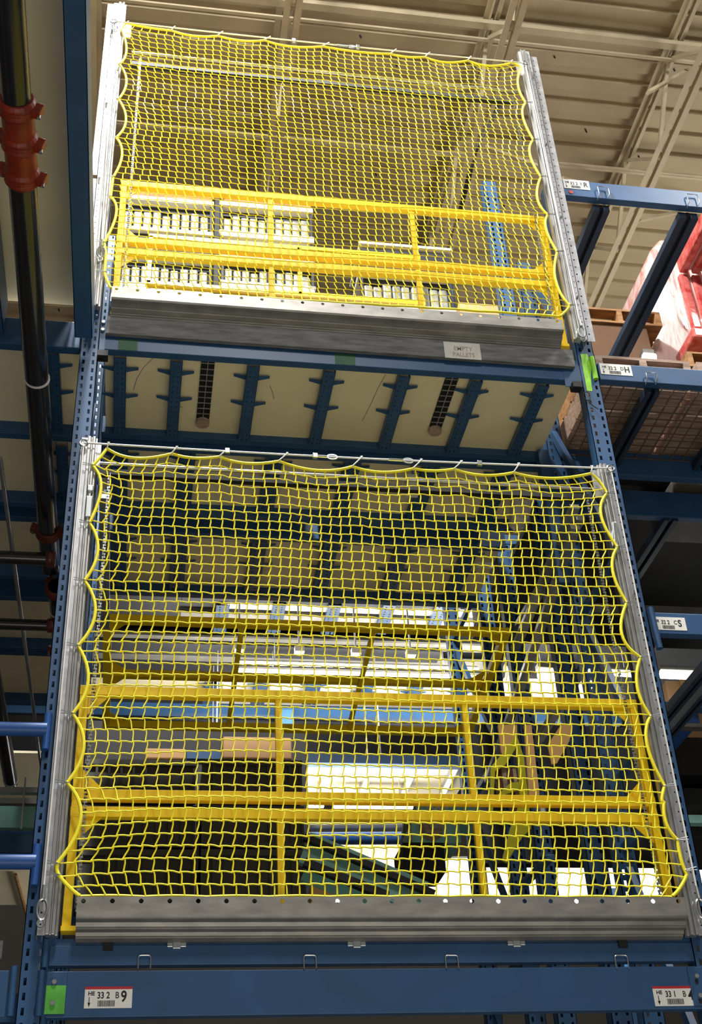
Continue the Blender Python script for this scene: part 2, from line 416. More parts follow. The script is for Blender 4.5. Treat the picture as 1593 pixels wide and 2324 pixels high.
# sign
a = AY(1006, 775, -.03); b = AY(1088, 780, -.03); zt = a.z; zb = AY(1006, 811, -.03).z
sg = thing('paper_sign', 'faded paper sign reading EMPTY PALLETS on the grey board', 'sign', ((a.x + b.x) / 2, -.03, zb))
MB().box(a.x, b.x, -.030, -.0285, zb, zt).build('paper', 'sign_paper', sg)
hh = zt - zb
text_mesh('EMPTY', 'lettering', hh * .36, (a.x + .05, -.0305, zb + hh * .50), sg, 'faded_ink', bold=.0003, sx=.85)
text_mesh('PALLETS', 'lettering', hh * .36, (a.x + .042, -.0305, zb + hh * .13), sg, 'faded_ink', bold=.0003, sx=.8)
# --- D level cross bars and deck (main bay and bay to the left)
def crossbar(x, y0, y1, z, label, w=.058, ears=True, m_='blue', ytabs=(.18, .52)):
    t = thing('deck_support', label, 'deck support', (x, y0, z), 'blue perforated deck supports')
    c = MB(); n = int((y1 - y0) / .04)
    c.box(x - w / 2, x - w * .27, y0, y1, z, z + .003); c.box(x - w * .17, x + w * .17, y0, y1, z, z + .003); c.box(x + w * .27, x + w / 2, y0, y1, z, z + .003)
    for s in (-1, 1):
        xa, xb = sorted((x + s * w * .17, x + s * w * .27))
        for k in range(n):
            c.box(xa, xb, y0 + k * .04, y0 + k * .04 + .026, z, z + .003)
        c.box(x + s * w / 2 - .0015, x + s * w / 2 + .0015, y0, y1, z, z + .04)
    c.build('bar', m_, t)
    if ears:
        for yy in ytabs:
            yy = y0 + (y1 - y0) * yy
            for s in (-1, 1):
                q = MB(); xa = x + s * w / 2
                q.hexa([(xa, yy - .014, z + .02), (xa, yy + .014, z + .02), (xa, yy + .014, z + .026), (xa, yy - .014, z + .026)],
                       [(xa + s * .062, yy - .008, z + .034), (xa + s * .062, yy + .008, z + .034), (xa + s * .062, yy + .008, z + .038), (xa + s * .062, yy - .008, z + .038)])
                q.build('tab', 'blue', t)
    return t
xs_main = [(.135, 'leftmost'), (.412, 'second from left'), (.795, 'third from left'), (1.18, 'middle'), (1.565, 'third from right'), (1.945, 'second from right'), (2.30, 'rightmost')]
for x, w in xs_main:
    crossbar(x, .045, .66, 5.75, '%s of the seven blue supports under the front cream deck' % w)
def deck(x0, x1, y0, y1, z, label, m_='panel', seams=(), cat='shelf deck', th=.02):
    o = single(MB().box(x0, x1, y0, y1, z, z + th), 'shelf_deck', m_, label, cat)
    return o
fdk = deck(.06, 2.47, .045, .66, 5.80, 'cream deck panel above the front gap between the two yellow nets')
for pts in ([(348, 812), (325, 835), (310, 860), (303, 885)], [(875, 850), (858, 880), (845, 910), (822, 955)], [(1105, 880), (1080, 905), (1070, 915)], [(612, 875), (618, 890), (622, 905)], [(400, 905), (408, 915), (404, 922), (416, 925)]):
    MB().tube([AZ(px, py, 5.7995) for px, py in pts], .0014, 5).build('hairline_crack', 'crate_grey', fdk)
# duct openings with cage (dark round ended slots) in the deck
def flue(p_near, p_far, label):
    a = AZ(*p_near, 5.79); b = AZ(*p_far, 5.79); x = b.x; w = .068
    t = thing('cable_chute', label, 'cable chute', (x, a.y, 5.79), 'dark ladder chutes under the front deck')
    c = MB(); pts = [(x - w / 2, .05), (x + w / 2, .05), (x + w / 2, b.y - .03)] + [(x + w / 2 * math.cos(q), b.y - .03 + w / 2 * math.sin(q)) for q in [k * math.pi / 8 for k in range(1, 9)]]
    n = len(pts); vs = [(px, py, 5.792) for px, py in pts] + [(px, py, 5.80) for px, py in pts]
    c.add(vs, [tuple(range(n)), tuple(range(2 * n - 1, n - 1, -1))] + [(i, n + i, n + (i + 1) % n, (i + 1) % n) for i in range(n)])
    c.build('slot', 'rubber', t)
    g = MB(); k = .08
    while k < b.y - .03: g.box(x - w / 2, x + w / 2, k, k + .004, 5.786, 5.790); k += .045
    g.box(x - .002, x + .002, .05, b.y - .03, 5.785, 5.789); g.build('ladder_wire', 'galv', t)
    d = MB().tube([(x, b.y - .02, 5.770), (x, b.y - .02, 5.792)], .036, 20); d.build('end_cap', 'wood_grey', t)
    return t
flue((468, 825), (459, 962), 'dark ladder chute with round end in the front deck, left one')
flue((1025, 860), (985, 980), 'dark ladder chute with round end in the front deck, right one')
def back_beam(x0, x1, y, z0, z1, label, m_='blue', d=.05):
    t = thing('rack_beam', label, 'rack beam', ((x0 + x1) / 2, y, z0))
    MB().prism_x([(y, z0), (y, z1), (y + d, z1), (y + d, z0)], x0, x1).build('beam', m_, t, bevel=.004)
    return t
back_beam(.04, 2.5, .66, 5.76, 5.87, 'blue rear beam closing the front cream deck, right above the lower cable')
# rows of decks further back at the same level
rowsY = [(.78, 1.36), (1.62, 2.28)]
for i, (ya, yb) in enumerate(rowsY):
    nm = ['second row', 'third row'][i]
    deck(.06, 2.5, ya, yb, 5.81, 'dim cream deck panel of the %s behind the lower yellow net' % nm)
    for j, x in enumerate([.135, .50, .98, 1.42, 1.87, 2.3]):
        crossbar(x, ya, yb, 5.76, 'deck support of the %s in the main bay, number %s from the left post' % (nm, ['one', 'two', 'three', 'four', 'five', 'six'][j]), w=.09)
    back_beam(.04, 2.5, yb + .0, 5.74, 5.88, 'blue beam behind the %s of decking, seen through the lower net' % nm)
    back_beam(.04, 2.5, ya - .05, 5.74, 5.88, 'blue beam in front of the %s of decking, seen through the lower net' % nm)

# ================================================================== BAY TO THE LEFT, OVER THE AISLE
XL = -2.75
back_beam(XL, -.06, 0.0, 5.76, 5.93, 'blue beam of the left bay crossing behind the black pipe')
deck(XL, -.06, .05, .66, 5.80, 'cream deck panel in the left bay behind the black pipe')
for x, w in ((-.19, 'nearest the left post'), (-.60, 'left of the black pipe')):
    crossbar(x, .05, .66, 5.75, 'deck support of the left bay, %s' % w)
back_beam(XL, -.06, .66, 5.72, 5.90, 'broad dark blue rear beam of the left bay')
for i, (ya, yb) in enumerate([(.80, 1.30), (1.58, 2.10), (2.5, 3.05), (3.25, 3.9)]):
    w = ['second', 'third', 'fourth', 'fifth'][i]
    deck(XL, -.06, ya, yb, 5.80, 'cream deck panel of the %s row in the left bay' % w)
    if i < 2: crossbar(-.17 - .05 * i, ya, yb, 5.75, 'deck support of the %s row in the left bay' % w)
    back_beam(XL, -.06, yb, 5.72, 5.90, 'dark blue beam behind the %s row of the left bay' % w)
    if i: back_beam(XL, -.06, ya - .1, 5.74, 5.88, 'dark blue beam in front of the %s row of the left bay' % w)
# bridge deck over the aisle
deck(XL, -.10, -4.2, -.02, 6.02, 'large cream floor panel of the bridge over the aisle at the upper left')
def tie_beam(x0, x1, y0, y1, z0, z1, label):
    t = thing('bridge_beam', label, 'beam', ((x0 + x1) / 2, y1, z0))
    c = MB(); c.box(x0, x1, y0, y1, z0, z0 + .006); c.box(x1 - .006, x1, y0, y1, z0, z1); c.box(x0, x0 + .006, y0, y1, z0, z1)
    c.build('channel', 'blue', t, bevel=.002)
    return t
tie_beam(-.085, .0, -4.2, -.03, 5.80, 6.0, 'long blue edge beam of the bridge running towards the camera beside the black pipe')
tie_beam(-.56, -.42, -4.2, -.03, 5.80, 6.0, 'blue bridge beam cut by the left edge of the photo')
# ---- sprinkler pipes
def pipe_thing(name, label, pts, r, m_='black_pipe', cat='pipe'):
    t = thing(name, label, cat, pts[0])
    MB().tube(pts, r, 24).build('pipe', m_, t, smooth=True)
    return t
def coupling(t, c, r, axis, m_='coupling', w=.05, ang=0.0):
    c = Vector(c); ax = Vector(axis).normalized()
    k = MB()
    for s in (-1, 1):
        k.tube([c + ax * s * w * .5, c + ax * s * w * .28, c + ax * s * w * .1], [r * 1.12, r * 1.30, r * 1.22], 24)
    k.tube([c - ax * w * .12, c + ax * w * .12], r * 1.26, 24)
    e1 = ax.cross(Vector((0, 0, 1))).normalized() if abs(ax.z) < .9 else Vector((1, 0, 0)); e2 = ax.cross(e1)
    d = e1 * math.cos(ang) + e2 * math.sin(ang)
    for s in (-1, 1):
        k.bar(c + d * s * r * 1.15, c + d * s * r * 1.75, w * .7, r * .62, ax)
    o = k.build('coupling', m_, t, smooth=False, bevel=.003)
    o['label'] = 'orange-red grooved coupling clamp'
    for s in (-1, 1):
        p = c + d * s * r * 1.55
        MB().tube([p - e2 * r * .7, p + e2 * r * .7], r * .13, 6).build('bolt', 'zinc', o)
    return o
ZP = 5.50; RPp = .055; 
def pc(px, py, z=ZP): return AZ(px, py, z)
mp_ = pipe_thing('sprinkler_pipe', 'large glossy black sprinkler main running under the bridge down the left side', [(-.232, -4.2, ZP), (-.237, 1.63, ZP)], RPp)
for py in (240, 318, 395):
    q = pc(36, py); coupling(mp_, (-.233, q.y, ZP), RPp, (0, 1, 0), w=.075, ang=.25)
a_ = pc(36, 250); b_ = pc(36, 392)
MB().tube([(-.233, a_.y, ZP), (-.233, b_.y, ZP)], RPp * 1.1, 24).build('tee_fitting', 'coupling', mp_, smooth=True)['label'] = 'orange-red tee fitting between clamps'
def band(t, yy, x, z, r, m_='label_white'):
    MB().tube([(x, yy - .006, z), (x, yy + .006, z)], r * 1.06, 24).build('pipe_band', m_, t, smooth=True)
band(mp_, pc(66, 858).y, -.234, ZP, RPp)
q = pc(98, 1205); coupling(mp_, (-.236, q.y, ZP), RPp, (0, 1, 0), 'coupling_dark', w=.07, ang=.2)
lw = pipe_thing('sprinkler_pipe', 'black pipe continuing below the rust coloured elbow beside the left post', [(-.2, 1.70, 5.42), (-.2, 4.2, 5.42)], .05)
coupling(lw, (-.2, 1.74, 5.42), .052, (0, 1, 0), 'coupling_dark', w=.08, ang=.9)
band(lw, AZ(105, 1385, 5.42).y, -.2, 5.42, .05)
q = AZ(105, 1480, 5.42); coupling(lw, (-.2, q.y, 5.42), .05, (0, 1, 0), 'coupling', w=.04, ang=.2)
for py, zz, lb, r in ((1267, 5.30, 'dark horizontal branch pipe crossing the left bay, the upper one', .036), (1418, 5.30, 'dark horizontal branch pipe crossing the left bay, the lower one', .034)):
    q = AZ(60, py, zz); e = AZ(128, py, zz)
    t = pipe_thing('branch_pipe', lb, [(-2.6, q.y, zz), (e.x - .01, q.y, zz)], r)
    coupling(t, (e.x - .03, q.y, zz), r, (1, 0, 0), 'coupling_dark', w=.05, ang=.4)
a = AZ(0, 1530, 5.3); 
t = pipe_thing('sprinkler_pipe', 'second black pipe at the lower left edge ending at a white band', [(AZ(25, 1775, 5.3).x, 2.0, 5.3), (AZ(25, 1775, 5.3).x, AZ(25, 1775, 5.3).y, 5.3)], .052)
band(t, AZ(25, 1772, 5.3).y - .02, AZ(25, 1775, 5.3).x, 5.3, .052)
a = AZ(0, 1040, 5.4); b = AZ(95, 1750, 5.4)
single(MB().tube([(a.x + .0, a.y, 5.4), b], .012, 10), 'conduit', 'steel', 'thin steel conduit slanting down the left bay between pipe and edge', 'conduit', smooth=True)
# lower left clutter: bumpers, tray, teal beam, left beam
def bumper(pyc, h, xr, lb, py0, py1, xs):
    t = thing('bumper_rail', lb, 'rail', (-.3, -.02, AY(0, pyc).z))
    z = AY(50, pyc, -.02).z; xe = AY(xr, pyc, -.02).x
    MB().tube([(-2.6, -.02, z), (xe, -.02, z)], .028, 20).build('rail', 'blue_bright', t, smooth=True)
    a = AY(xs, py0, -.02); b = AY(xs, py1, -.02)
    MB().tube([(xe, -.02, b.z), (xe, -.02, a.z)], .016, 12).build('sleeve', 'blue_bright', t, smooth=True)
bumper(1655, 28, 107, 'bright blue round rail meeting the left post, the upper one', 1620, 1702, 109)
bumper(1956, 28, 82, 'bright blue round rail meeting the left post, the lower one', 1917, 2010, 83)
lb_ = rack_beam('rack_beam', -2.7, -.118, 2.675, 2.815, 0.0, 'blue beam with two bolts cut by the lower left edge of the photo', step=False)
pl = MB().box(-.185, -.092, -.006, 0, 2.66, 2.818).build('end_connector', 'blue', lb_, bevel=.002)
for z in (2.78, 2.70): bolt_mb(-.135, -.006, z, .009, .014).build('bolt', 'zinc', pl, smooth=True)
MB().tube([(-.075, -.012, 2.66), (-.075, -.012, 2.83)], .013, 10).build('connector_sleeve', 'blue', lb_, smooth=True)
single(MB().box(-2.7, -.125, .0, .03, 2.862, 2.925), 'grey_board', 'board', 'short weathered grey board above the left beam at the photo edge', 'board')
single(MB().box(-2.7, -.165, .03, .07, 2.832, 2.860), 'wood_strip', 'wood', 'thin wood strip under the short grey board at the left edge', 'board')
single(MB().box(-2.7, -.06, .25, .3, 2.70, 2.80), 'rack_beam', 'blue', 'dark beam behind the short board at the lower left', 'rack beam')
# cable tray
yt = 3.2
ct = thing('cable_tray', 'metal strut tray with threaded hanger at the lower left above the teal beam', 'tray', (-.8, yt, AY(30, 1800, yt).z))
for py in (1792, 1817):
    z = AY(40, py, yt).z; MB().box(-2.7, -.06, yt, yt + .05, z - .018, z + .018).build('strut', 'steel', ct)
a = AY(58, 1765, yt - .03); b = AY(48, 1882, yt - .03)
MB().bar(a, b, .02, .01).build('hanger', 'zinc', ct)
a = AY(0, 1878, yt + .3); b = AY(95, 1830, yt + .3)
single(MB().box(-2.7, b.x, yt + .3, yt + .36, a.z, b.z), 'teal_beam', 'teal', 'pale teal conveyor side beam at the lower left below the tray', 'beam')
a = AY(0, 1935, yt + .2); b = AY(95, 1892, yt + .2)
single(MB().box(-2.7, b.x, yt + .2, yt + .26, a.z, b.z), 'rack_beam', 'blue', 'dark blue beam under the teal conveyor beam at the lower left', 'rack beam')
# lower-left deck seen behind the lower bumper
deck(-2.7, -.1, 5.0, 6.2, 5.8, 'pale deck panel far behind the lower bright blue rail', 'panel')
back_beam(-2.7, -.1, 6.25, 5.6, 5.8, 'light blue beam far behind the lower bright blue rail', 'blue_bright')
deck(-2.7, -.1, 6.9, 9, 5.8, 'pale deck panel at the lower left edge above the grey board', 'panel')
a = AZ(35, 1985, 5.77); b = AZ(66, 2095, 5.77)
t = pipe_thing('sprinkler_pipe', 'pale drop pipe with rusty fitting beside the lower blue rail', [a, b], .018, 'wood')
# ================================================================== NET TRACKS (galvanised posts in front of the uprights)
def net_track(side, z0, z1, x, label, upper=False, plate=None):
    """perforated angle with a ribbed channel; side -1 left, +1 right; x = outer edge at the foot"""
    s = side
    t = thing('net_track', label, 'post', (x, -.06, z0))
    def X(a): return x - s * a      # a measured inwards from the outer edge
    xs = sorted([X(0), X(.010), X(.016), X(.032)])
    MB().plate_holes(xs, z0, z1, .042, .006, {1}, -.062, -.059).build('perforated_angle', 'galv', t)
    a, b = sorted((X(.0), X(.003)))
    MB().box(a, b, -.062, -.002, z0, z1).build('angle_flange', 'galv', t)
    c = MB()
    for u0, u1, yy in ((.032, .046, -.074), (.046, .054, -.066), (.054, .066, -.074), (.066, .076, -.058)):
        a, b = sorted((X(u0), X(u1))); c.box(a, b, yy, -.03, z0, z1)
    c.build('channel', 'steel', t, bevel=.002)
    for k, z in enumerate([z0 + .3 + .62 * i for i in range(int((z1 - z0 - .3) / .62) + 1)]):
        bolt_mb(X(.013), -.062, z, .006, .014).build('bolt', 'zinc', t)
    return t, X
tl, XLf = net_track(-1, 2.925, 5.17, -.008, 'galvanised net post at the left of the lower net')
MB().box(.030, .085, -.055, -.05, 5.02, 5.14).build('top_plate', 'galv', tl)
for z in (5.125, 5.09, 5.035): MB().cyl((.057, -.055, z), (.057, -.057, z), .006, 8).build('bolt_hole', 'dark', tl)
tr, _ = net_track(1, 2.915, 5.18, 2.535, 'galvanised net post at the right of the lower net')
MB().box(2.425, 2.50, -.055, -.05, 4.99, 5.15).build('top_plate', 'galv', tr)
ul, _ = net_track(-1, 5.99, 8.47, -.050, 'bright galvanised post standing left of the upper net', True)
MB().box(-.085, -.046, -.050, -.047, 6.95, 8.47).build('wide_angle', 'galv', ul)
MB().box(-.075, -.046, -.050, -.047, 6.2, 6.92).build('wide_angle', 'galv', ul)
ur, _ = net_track(1, 6.0, 8.43, 2.545, 'galvanised post standing right of the upper net', True)
wa = MB().plate_holes([2.546, 2.558, 2.568, 2.590], 6.0, 8.40, .055, .010, {1}, -.050, -.047)
wa.build('wide_angle', 'galv', ur)
MB().box(2.44, 2.50, -.055, -.05, 8.19, 8.32).build('top_plate', 'galv', ur)
MB().box(.022, .065, -.055, -.05, 8.16, 8.30).build('top_plate', 'galv', ul)
# inner latch hardware on the lower posts
for z0, z1 in ((4.72, 4.83), (4.86, 4.89)):
    MB().box(.040, .066, -.085, -.06, z0, z1).build('latch', 'zinc', tl, bevel=.003)
MB().bar((2.482, -.07, 4.83), (2.468, -.07, 4.66), .03, .02).build('latch', 'zinc', tr, bevel=.003)
MB().box(.068, .073, -.02, .03, 2.95, 5.10).build('inner_guide', 'dark', tl)
MB().box(2.470, 2.475, -.02, .03, 2.95, 5.10).build('inner_guide', 'dark', tr)

# ================================================================== CABLES AND NETS
YN = -.085
def P2(px, py, y=YN):
    p = AY(px, py, y); return (p.x, p.z)
def bez(pts):
    """pts: tie, bow, tie, bow, ..., tie -> dense polyline through the ties, pulled to the bows"""
    out = []
    for i in range(0, len(pts) - 2, 2):
        a, b, c = [np.array(q, float) for q in pts[i:i + 3]]
        ctl = 2 * b - (a + c) / 2
        for k in range(12):
            t = k / 12; out.append((1 - t) ** 2 * a + 2 * t * (1 - t) * ctl + t * t * c)
    out.append(np.array(pts[-1], float))
    return np.array(out)
def resample(pl, n):
    d = np.r_[0, np.cumsum(np.linalg.norm(np.diff(pl, axis=0), axis=1))]; t = np.linspace(0, d[-1], n)
    return np.c_[np.interp(t, d, pl[:, 0]), np.interp(t, d, pl[:, 1])]
def make_net(label, L, R, T, B, corners, NX, NY, dx, dz, group, seed):
    rr = np.random.RandomState(seed)
    L, R, T, B = [bez([P2(*q) for q in c]) for c in (L, R, T, B)]
    tl_, tr_, bl_, br_ = [np.array(P2(*q)) for q in corners]
    Ls, Rs = resample(L, NY + 1), resample(R, NY + 1); Ts, Bs = resample(T, NX + 1), resample(B, NX + 1)
    u = np.linspace(0, 1, NX + 1)[None, :, None]; v = np.linspace(0, 1, NY + 1)[:, None, None]   # v=0 top
    base = (1 - v) * ((1 - u) * tl_ + u * tr_) + v * ((1 - u) * bl_ + u * br_)
    bL, bR, bT, bB = base[:, 0], base[:, -1], base[0], base[-1]
    cu = u * NX; cv = v * NY
    w = lambda s: np.exp(-s / 5.0)
    Pn = base + (Ls - bL)[:, None] * w(cu) + (Rs - bR)[:, None] * w(NX - cu) + (Ts - bT)[None] * w(cv) + (Bs - bB)[None] * w(NY - cv)
    # corners were counted twice
    for (i, j, c0, wu, wv) in ((0, 0, tl_, cu, cv), (0, NX, tr_, NX - cu, cv), (NY, 0, bl_, cu, NY - cv), (NY, NX, br_, NX - cu, NY - cv)):
        cr = ((Ls if j == 0 else Rs)[i] - c0); Pn = Pn - cr * w(wu) * w(wv)
    # slack: smooth low frequency wander
    g = np.zeros_like(Pn)
    for k in range(7):
        fx, fy = rr.uniform(.5, 3.2, 2); ph = rr.uniform(0, 6.28, 2); am = rr.uniform(.001, .0035)
        g[..., 0] += am * np.sin(fx * 3.14 * u[..., 0] * 2 + ph[0] + fy * 5 * v[..., 0]); g[..., 1] += am * .8 * np.cos(fy * 6 * u[..., 0] + ph[1] + fx * 4 * v[..., 0])
    edge = np.minimum(np.minimum(cu, NX - cu), np.minimum(cv, NY - cv))[..., 0:1]
    Pn = Pn + g * np.clip(edge / 4, 0, 1) + rr.normal(0, .0012, Pn.shape) * np.clip(edge / 1, 0, 1)
    bil = -.010 * np.sin(np.pi * np.clip(u[..., 0] + 0 * v[..., 0], 0, 1)) * np.sin(np.pi * v[..., 0])
    def pt(j, i, ox=0, oz=0): return (Pn[j, i, 0] + ox, YN + bil[j, i], Pn[j, i, 1] + oz)
    t = thing('safety_net', label, 'net', (float(tl_[0]), YN, float(bl_[1])), group)
    m_ = MB(); r = .0031
    for i in range(1, NX):
        pl = [pt(0, i)]
        for j in range(1, NY):
            q = .6 + .8 * rr.rand()
            pl.append(pt(j, i, -dx * q, dz * .25)); pl.append(pt(j, i, dx * q, -dz * .25))
            pl.append(tuple((np.array(pt(j, i)) * .68 + np.array(pt(j + 1, i)) * .32) + np.array([dx * .9 * q, 0, 0])))
        pl.append(pt(NY, i)); m_.tube(pl, r, 4, caps=False)
    for j in range(1, NY):
        pl = [pt(j, 0)]
        for i in range(1, NX):
            pl.append(pt(j, i, -abs(dx) * .9, -dz)); pl.append(pt(j, i, abs(dx) * .9, dz))
            pl.append(tuple((np.array(pt(j, i)) * .55 + np.array(pt(j, i + 1)) * .45) + np.array([0, 0, dz * .8])))
        pl.append(pt(j, NX)); m_.tube(pl, r, 4, caps=False)
    m_.build('mesh_cords', 'net_yellow', t, smooth=True)
    e = MB()
    for c in (L, R, T):
        e.tube([(p[0], YN - .001, p[1]) for p in c], .0072, 7)
    bt = [(p[0], YN + .004, p[1] + .004 * abs(math.sin(k * .35))) for k, p in enumerate(resample(B, 90))]
    e.tube(bt, .0065, 7)
    e.build('border_rope', 'net_yellow', t, smooth=True)
    return t
def cable_mb(pts, r=.0036): return MB().tube(pts, r, 6)
def side_tie(net, px, py, xt, sgn):
    x, z = P2(px, py)
    m_ = MB()
    m_.tube([(x + sgn * .0, YN - .009, z), (xt, YN - .006, z + .012)], .0018, 5); m_.tube([(x, YN - .009, z - .004), (xt, YN - .006, z + .0)], .0018, 5)
    m_.tube([(x + .008 * math.cos(k), YN + .010 * math.sin(k) , z) for k in [q * .785 for q in range(8)]], .0018, 5, closed=True)
    m_.build('wire_tie', 'zinc', net)
# ---- lower
Lt = [(243, 1018), (226, 1040), (210, 1057), (229, 1108), (203, 1187), (222, 1250), (192, 1318), (216, 1392), (177, 1466), (200, 1545), (165, 1620), (190, 1697), (152, 1777), (183, 1858), (131, 1958), (129, 1972), (133, 1986), (155, 2012), (181, 2034)]
Rt = [(1340, 1075), (1360, 1093), (1377, 1120), (1364, 1170), (1401, 1242), (1390, 1295), (1422, 1368), (1411, 1440), (1453, 1492), (1446, 1560), (1476, 1626), (1468, 1690), (1508, 1784), (1502, 1812), (1506, 1820), (1512, 1870), (1537, 1906), (1545, 1950), (1558, 1985), (1545, 2012), (1526, 2034)]
Tt = [(243, 1018), (305, 1040), (390, 1030), (440, 1040), (498, 1037), (560, 1052), (633, 1047), (720, 1068), (800, 1059), (865, 1072), (937, 1064), (985, 1069), (1030, 1065), (1095, 1079), (1165, 1073), (1250, 1086), (1340, 1075)]
Bt = [(181, 2034), (400, 2035), (640, 2035), (900, 2035), (1100, 2035), (1300, 2036), (1526, 2036)]
low = make_net('lower yellow safety net hung from a steel cable, larger in the photo', Lt, Rt, Tt, Bt, [(236, 1030), (1357, 1085), (165, 2035), (1545, 2036)], 48, 42, .0034, .0022, 'yellow safety nets', 3)
for px, py in ((210, 1057), (203, 1187), (192, 1318), (177, 1466), (165, 1620), (152, 1777), (131, 1960), (133, 1986)): side_tie(low, px, py, P2(px, py)[0] - .045, -1)
for px, py in ((1377, 1120), (1401, 1242), (1422, 1368), (1453, 1492), (1476, 1626), (1508, 1784), (1537, 1906), (1556, 1975)): side_tie(low, px, py, P2(px, py)[0] + .045, 1)
Lu = [(289, 53), (280, 58), (276, 68), (287, 115), (271, 146), (287, 186), (269, 225), (286, 273), (264, 312), (277, 352), (257, 402), (254, 425), (251, 447), (264, 485), (236, 551), (240, 580), (237, 618), (244, 640), (252, 654)]
Ru = [(1160, 143), (1175, 148), (1183, 156), (1175, 192), (1193, 234), (1186, 264), (1210, 318), (1202, 350), (1227, 402), (1219, 450), (1243, 488), (1239, 520), (1264, 572), (1258, 610), (1262, 640), (1274, 670), (1293, 694), (1284, 706), (1271, 718)]
Tu = [(289, 53), (330, 62), (390, 70), (440, 82), (495, 82), (550, 93), (601, 92), (660, 106), (733, 106), (810, 118), (887, 123), (925, 130), (965, 130), (1010, 142), (1062, 138), (1110, 150), (1160, 143)]
Bu = [(252, 654), (400, 664), (550, 673), (700, 682), (850, 691), (1050, 703), (1271, 718)]
upn = make_net('upper yellow safety net against the cream roof, above the grey board', Lu, Ru, Tu, Bu, [(277, 62), (1186, 152), (246, 655), (1275, 718)], 51, 46, -.0052, .0018, 'yellow safety nets', 8)
for px, py in ((271, 146), (269, 225), (264, 312), (257, 402), (251, 447), (236, 551), (237, 618)): side_tie(upn, px, py, P2(px, py)[0] - .045, -1)
for px, py in ((1193, 234), (1210, 318), (1227, 402), (1243, 488), (1264, 572), (1293, 694)): side_tie(upn, px, py, P2(px, py)[0] + .045, 1)
YC = -.092
def net_cable(label, pa, pb, lend, rend, hooks, clamps, turn, net, group, T):
    """pa, pb = eyes at the two posts; lend / rend = lower ends beside the posts"""
    A = AY(*pa, YC); B = AY(*pb, YC)
    t = thing('steel_cable', label, 'cable', A, group)
    pts = [A.lerp(B, k / 20) + Vector((0, 0, -.012 * math.sin(math.pi * k / 20))) for k in range(21)]
    cable_mb(pts, .0046).build('horizontal_run', 'cable', t, smooth=True)
    for E_, e, nm in ((A, lend, 'left'), (B, rend, 'right')):
        if e is None: continue
        q = AY(*e, YC)
        cable_mb([E_, q]).build('vertical_run', 'cable', t, smooth=True)
        lp = MB(); h = .075
        lp.tube([q + Vector((.018 * math.sin(a), 0, -h / 2 + h / 2 * math.cos(a))) for a in [k * math.pi / 8 for k in range(16)]], .005, 7, closed=True)
        o = lp.build('thimble', 'zinc', t, smooth=True)
        MB().tube([q + Vector((0, 0, .05)), q + Vector((0, -.004, .0))], [.006, .009], 8).build('clamp', 'zinc', t)
        MB().tube([q + Vector((.012 * math.cos(a), 0, -h - .012 + .014 * math.sin(a))) for a in [k * math.pi / 5 for k in range(10)]], .004, 6, closed=True).build('shackle', 'zinc', t)
    for E_ in (A, B):
        MB().tube([E_ + Vector((.017 * math.cos(a), 0, .017 * math.sin(a))) for a in [k * math.pi / 8 for k in range(16)]], .0055, 7, closed=True).build('eye_bolt', 'zinc', t, smooth=True)
        MB().tube([E_ + Vector((0, .0, -.005)), E_ + Vector((0, .035, -.005))], .007, 8).build('eye_shank', 'zinc', t)
    def on(px):
        f = (px - pa[0]) / (pb[0] - pa[0]); return A.lerp(B, f) + Vector((0, 0, -.012 * math.sin(math.pi * f)))
    for px in clamps:
        c = on(px); MB().bar(c + Vector((-.012, 0, 0)), c + Vector((.012, 0, 0)), .02, .026).build('wire_clamp', 'zinc', t, bevel=.003)
    for px in turn:
        c = on(px); MB().tube([c + Vector((-.05, 0, 0)), c + Vector((.02, 0, 0))], .0065, 8).build('ferrule', 'zinc', t, smooth=True)
        MB().tube([c + Vector((.045 + .024 * math.cos(a), 0, .013 * math.sin(a))) for a in [k * math.pi / 8 for k in range(16)]], .004, 6, closed=True).build('thimble', 'zinc', t, smooth=True)
    for (px, py) in hooks:
        c = on(px); x, z = P2(px, py)
        MB().tube([(c.x - .004, YC, c.z + .010), (c.x + .003, YC - .008, c.z + .006), ((c.x + x) / 2, YC - .006, (c.z + z) / 2), (x, YN - .009, z), (x + .003, YN, z - .010)], .0034, 6).build('snap_hook', 'net_white', net, smooth=True)
    return t
net_cable('steel cable carrying the lower net between its two eye bolts', (190, 1005), (1386, 1063), (97, 2040), (1586, 2040),
          [(243, 1018), (390, 1030), (498, 1037), (633, 1047), (800, 1059), (937, 1064), (1030, 1065), (1165, 1073), (1340, 1075)], [500, 695, 1072], [712, 885], low, 'steel net cables', None)
net_cable('thinner looking steel cable carrying the upper net under the roof', (258, 48), (1192, 143), (230, 560), (1318, 742),
          [(289, 53), (390, 70), (495, 82), (601, 92), (733, 106), (887, 123), (965, 130), (1062, 138), (1160, 143)], [655, 800], [770], upn, 'steel net cables', None)
# dark coil of wire at the top left post
cw = MB(); c = AY(257, 60, -.10)
for ph in (0, .4, .9): cw.tube([c + Vector((.02 * math.cos(a) + .01 * ph, .004 * math.sin(a * 2 + ph), .035 * math.sin(a) - .02 * ph)) for a in [k * math.pi / 8 for k in range(16)]], .0018, 5, closed=True)
single(cw, 'wire_coil', 'dark', 'small dark coil of wire at the top of the left galvanised post', 'wire')

